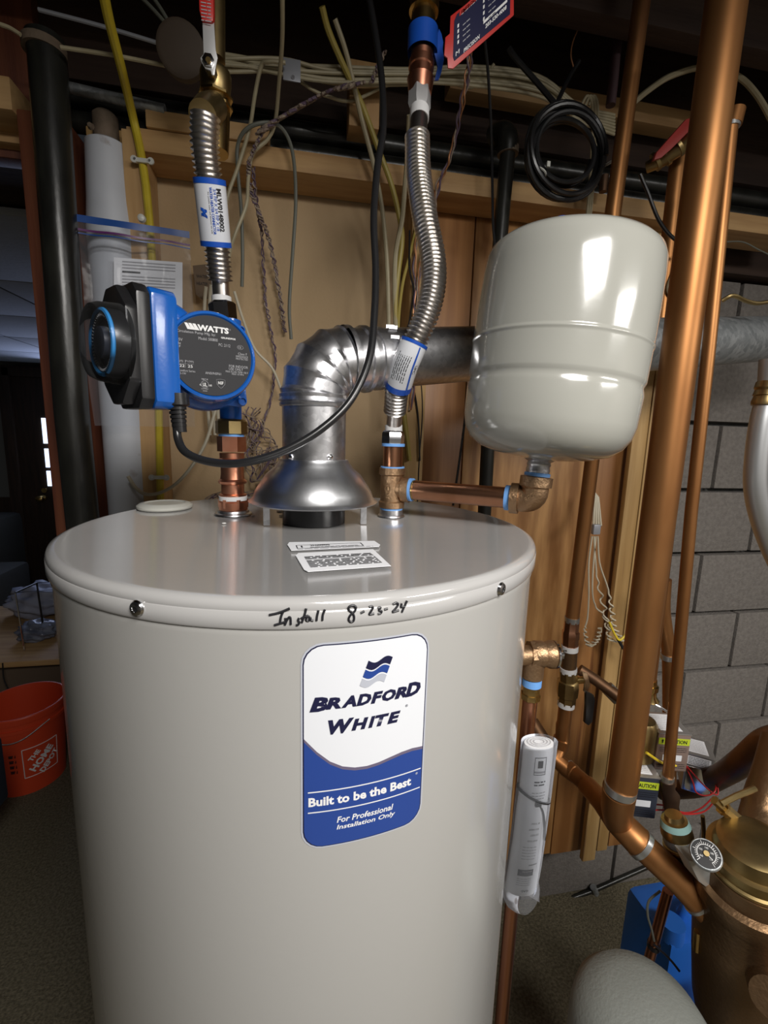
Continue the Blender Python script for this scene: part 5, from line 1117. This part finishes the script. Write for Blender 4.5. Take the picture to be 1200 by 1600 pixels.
wire('control_wire', 'yellow wires among the curly white control wires', [(952, 972, .99), (960, 990, .985), (968, 1000, .98), (978, 992, .98)], .0030, YELW)
wire('black_wire', 'short black wire end under the curly control wires', [(965, 998, .985), (972, 1010, .98), (980, 1022, .97)], .0040, BLKR)
wire('cream_cable', 'cream cable loop between expansion tank and thick riser', [(1060, 410, .84), (1050, 430, .84), (1044, 450, .84), (1048, 462, .84), (1056, 458, .84)], .0035, CREAM, 'cable')
# ================================================================ FAR LEFT ROOM
BK = Vector((-1.20, 2.07, 0))
bu = thing('orange_bucket', 'orange plastic bucket with white lettering on the carpet', 'bucket', tuple(BK))
bH = .37
MB().lathe(BK, Z, [(.0, .130), (bH-.07, .148), (bH-.069, .156), (bH-.055, .156), (bH-.054, .150), (bH-.03, .151), (bH-.029, .158), (bH-.004, .159), (bH, .156), (bH, .150), (bH-.03, .146), (.006, .126), (.006, .001)], 56).build('shell', ORANGE, bu)
b1 = BK+Z*(bH-.05); MB().sweep(cr([b1+Vector((-.05, -.152, .0)), b1+Vector((.0, -.165, -.045)), b1+Vector((.07, -.15, -.04)), b1+Vector((.14, -.08, .0))], 6), .0022, 8).build('wire_handle', GALVD, bu)
th0 = .82
bm_ = lambda a, b: BK+Vector((math.sin(th0+a/.15)*(.1315+.0006+(.15+b)*.06), -math.cos(th0+a/.15)*(.1315+.0006+(.15+b)*.06), .15+b))
lg = patch(bm_, [(-.068, -.068), (-.068, .068), (.068, .068), (.068, -.068)], ORANGE, bu, 'logo_square')
for a_, b_ in (((-.068, -.068), (-.068, .068)), ((-.068, .068), (.068, .068)), ((.068, .068), (.068, -.068)), ((.068, -.068), (-.068, -.068))):
    MB().sweep([bm_(a_[0]+(b_[0]-a_[0])*i/6, a_[1]+(b_[1]-a_[1])*i/6) for i in range(7)], .0016, 5).build('logo_frame', WHITE, lg)
bt = lambda a, b: bm_(a, b)+Vector((math.sin(th0), -math.cos(th0), 0))*.0012
for s_, o_, w_, h_ in (('THE', .030, .045, .018), ('HOME', 0, .10, .028), ('DEPOT', -.032, .085, .024)): txt(s_, -o_*.9, o_*.9, w_*1.15, h_*1.15, bt, WHITE, lg, bold=.04, rot=PI/4)
for i in range(4): lines(lambda a, b: bm_(a-.105, b), -.012, .014, [.05-.025*i, .043-.025*i], .006, INK, bu)
tb = thing('side_table', 'wood-edged side table behind the orange bucket', 'table', (-1.75, 2.76, 0))
tz = at(40, 1033, 2.36).z
MB().box((-1.75, 2.76, tz-.015), (1.3, .8, .03)).build('table_top', WOODX, tb, bevel=.004); MB().box((-1.75, 2.79, (tz-.03)/2), (1.2, .70, tz-.03)).build('cabinet', CARD, tb, bevel=.003)
sf = thing('grey_sofa', 'dark grey sofa arm in the dim far room', 'sofa', (-2.6, 3.3, 0))
sz_ = at(30, 905, 3.4).z
MB().box((-2.65, 3.65, sz_/2), (1.1, .5, sz_)).build('arm', UPH, sf, bevel=.04); MB().box((-3.1, 4.15, .40), (1.3, .8, .8)).build('seat_back', UPH, sf, bevel=.06)
rk = thing('wire_stand', 'thin black wire stand on the side table', 'stand', tuple(at(30, 1025, 2.5)))
a0, a1, a2, a3 = at(24, 926, 2.46), at(92, 921, 2.46), at(38, 1015, 2.46), at(95, 1015, 2.46)
MB().sweep([a2, a0, a1, a3], .004, 8).build('front_frame', CHROME, rk); MB().sweep([a2+Vector((.02, .15, 0)), a0+Vector((.02, .15, 0)), a1+Vector((0, .15, 0)), a3+Vector((0, .15, 0))], .005, 8).build('rear_frame', BLK, rk)
for x in (0, 1): MB().sweep([a0.lerp(a1, x), a0.lerp(a1, x)+Vector((.02, .15, 0))], .005, 8).build('side_bar', BLK, rk)
bb = MB()
for i in range(9):
    for j in range(9): pass
bagm = mat('glossy_bag', (.30, .33, .42), .18, c2=(.10, .11, .15), scale=14, bump=1, bscale=22)
def crumple(label, c, sx_, sy_, sz_, m, name='plastic_bag', seed=1):
    bm = bmesh.new(); bmesh.ops.create_icosphere(bm, subdivisions=4, radius=1); rr = random.Random(seed); ph = [rr.uniform(0, 6) for _ in range(9)]
    for v in bm.verts:
        c_ = v.co.copy(); k = 1+.12*math.sin(c_.x*7+ph[0])*math.sin(c_.y*8+ph[1])+.10*math.sin(c_.z*11+ph[2]+c_.x*5)+.06*math.sin(c_.y*17+c_.z*9+ph[3])
        v.co = Vector((c[0]+c_.x*k*sx_, c[1]+c_.y*k*sy_, c[2]+max(-.85, c_.z)*k*sz_))
    me = bpy.data.meshes.new(name); bm.to_mesh(me); bm.free(); me.materials.append(m); me.polygons.foreach_set('use_smooth', [True]*len(me.polygons))
    o = bpy.data.objects.new(name, me); COL.objects.link(o); return tag(o, label, 'bag')
P = at(62, 1005, 2.62); crumple('crumpled shiny plastic bag on the side table', (P.x, P.y, tz+.05), .09, .08, .055, bagm)
P = at(70, 960, 3.0); crumple('pale folded plastic sheet heaped behind the shiny bag', (P.x, P.y, tz+.09), .18, .14, .10, mat('lilac_film', (.34, .36, .46), .5), 'plastic_sheet', 5)
wire('black_cable', 'black cord hanging down from the side table', [(4, 1036, 2.34), (6, 1060, 2.33), (14, 1080, 2.32), (20, 1098, 2.30)], .003, BLKR, 'cord')
tag(MB().box(at(-42, 1195, 1.45)-Z*.06, (.10, .12, .22)).build('dark_box', DKB, None, bevel=.01), 'dark container at the left edge beside the bucket', 'box')
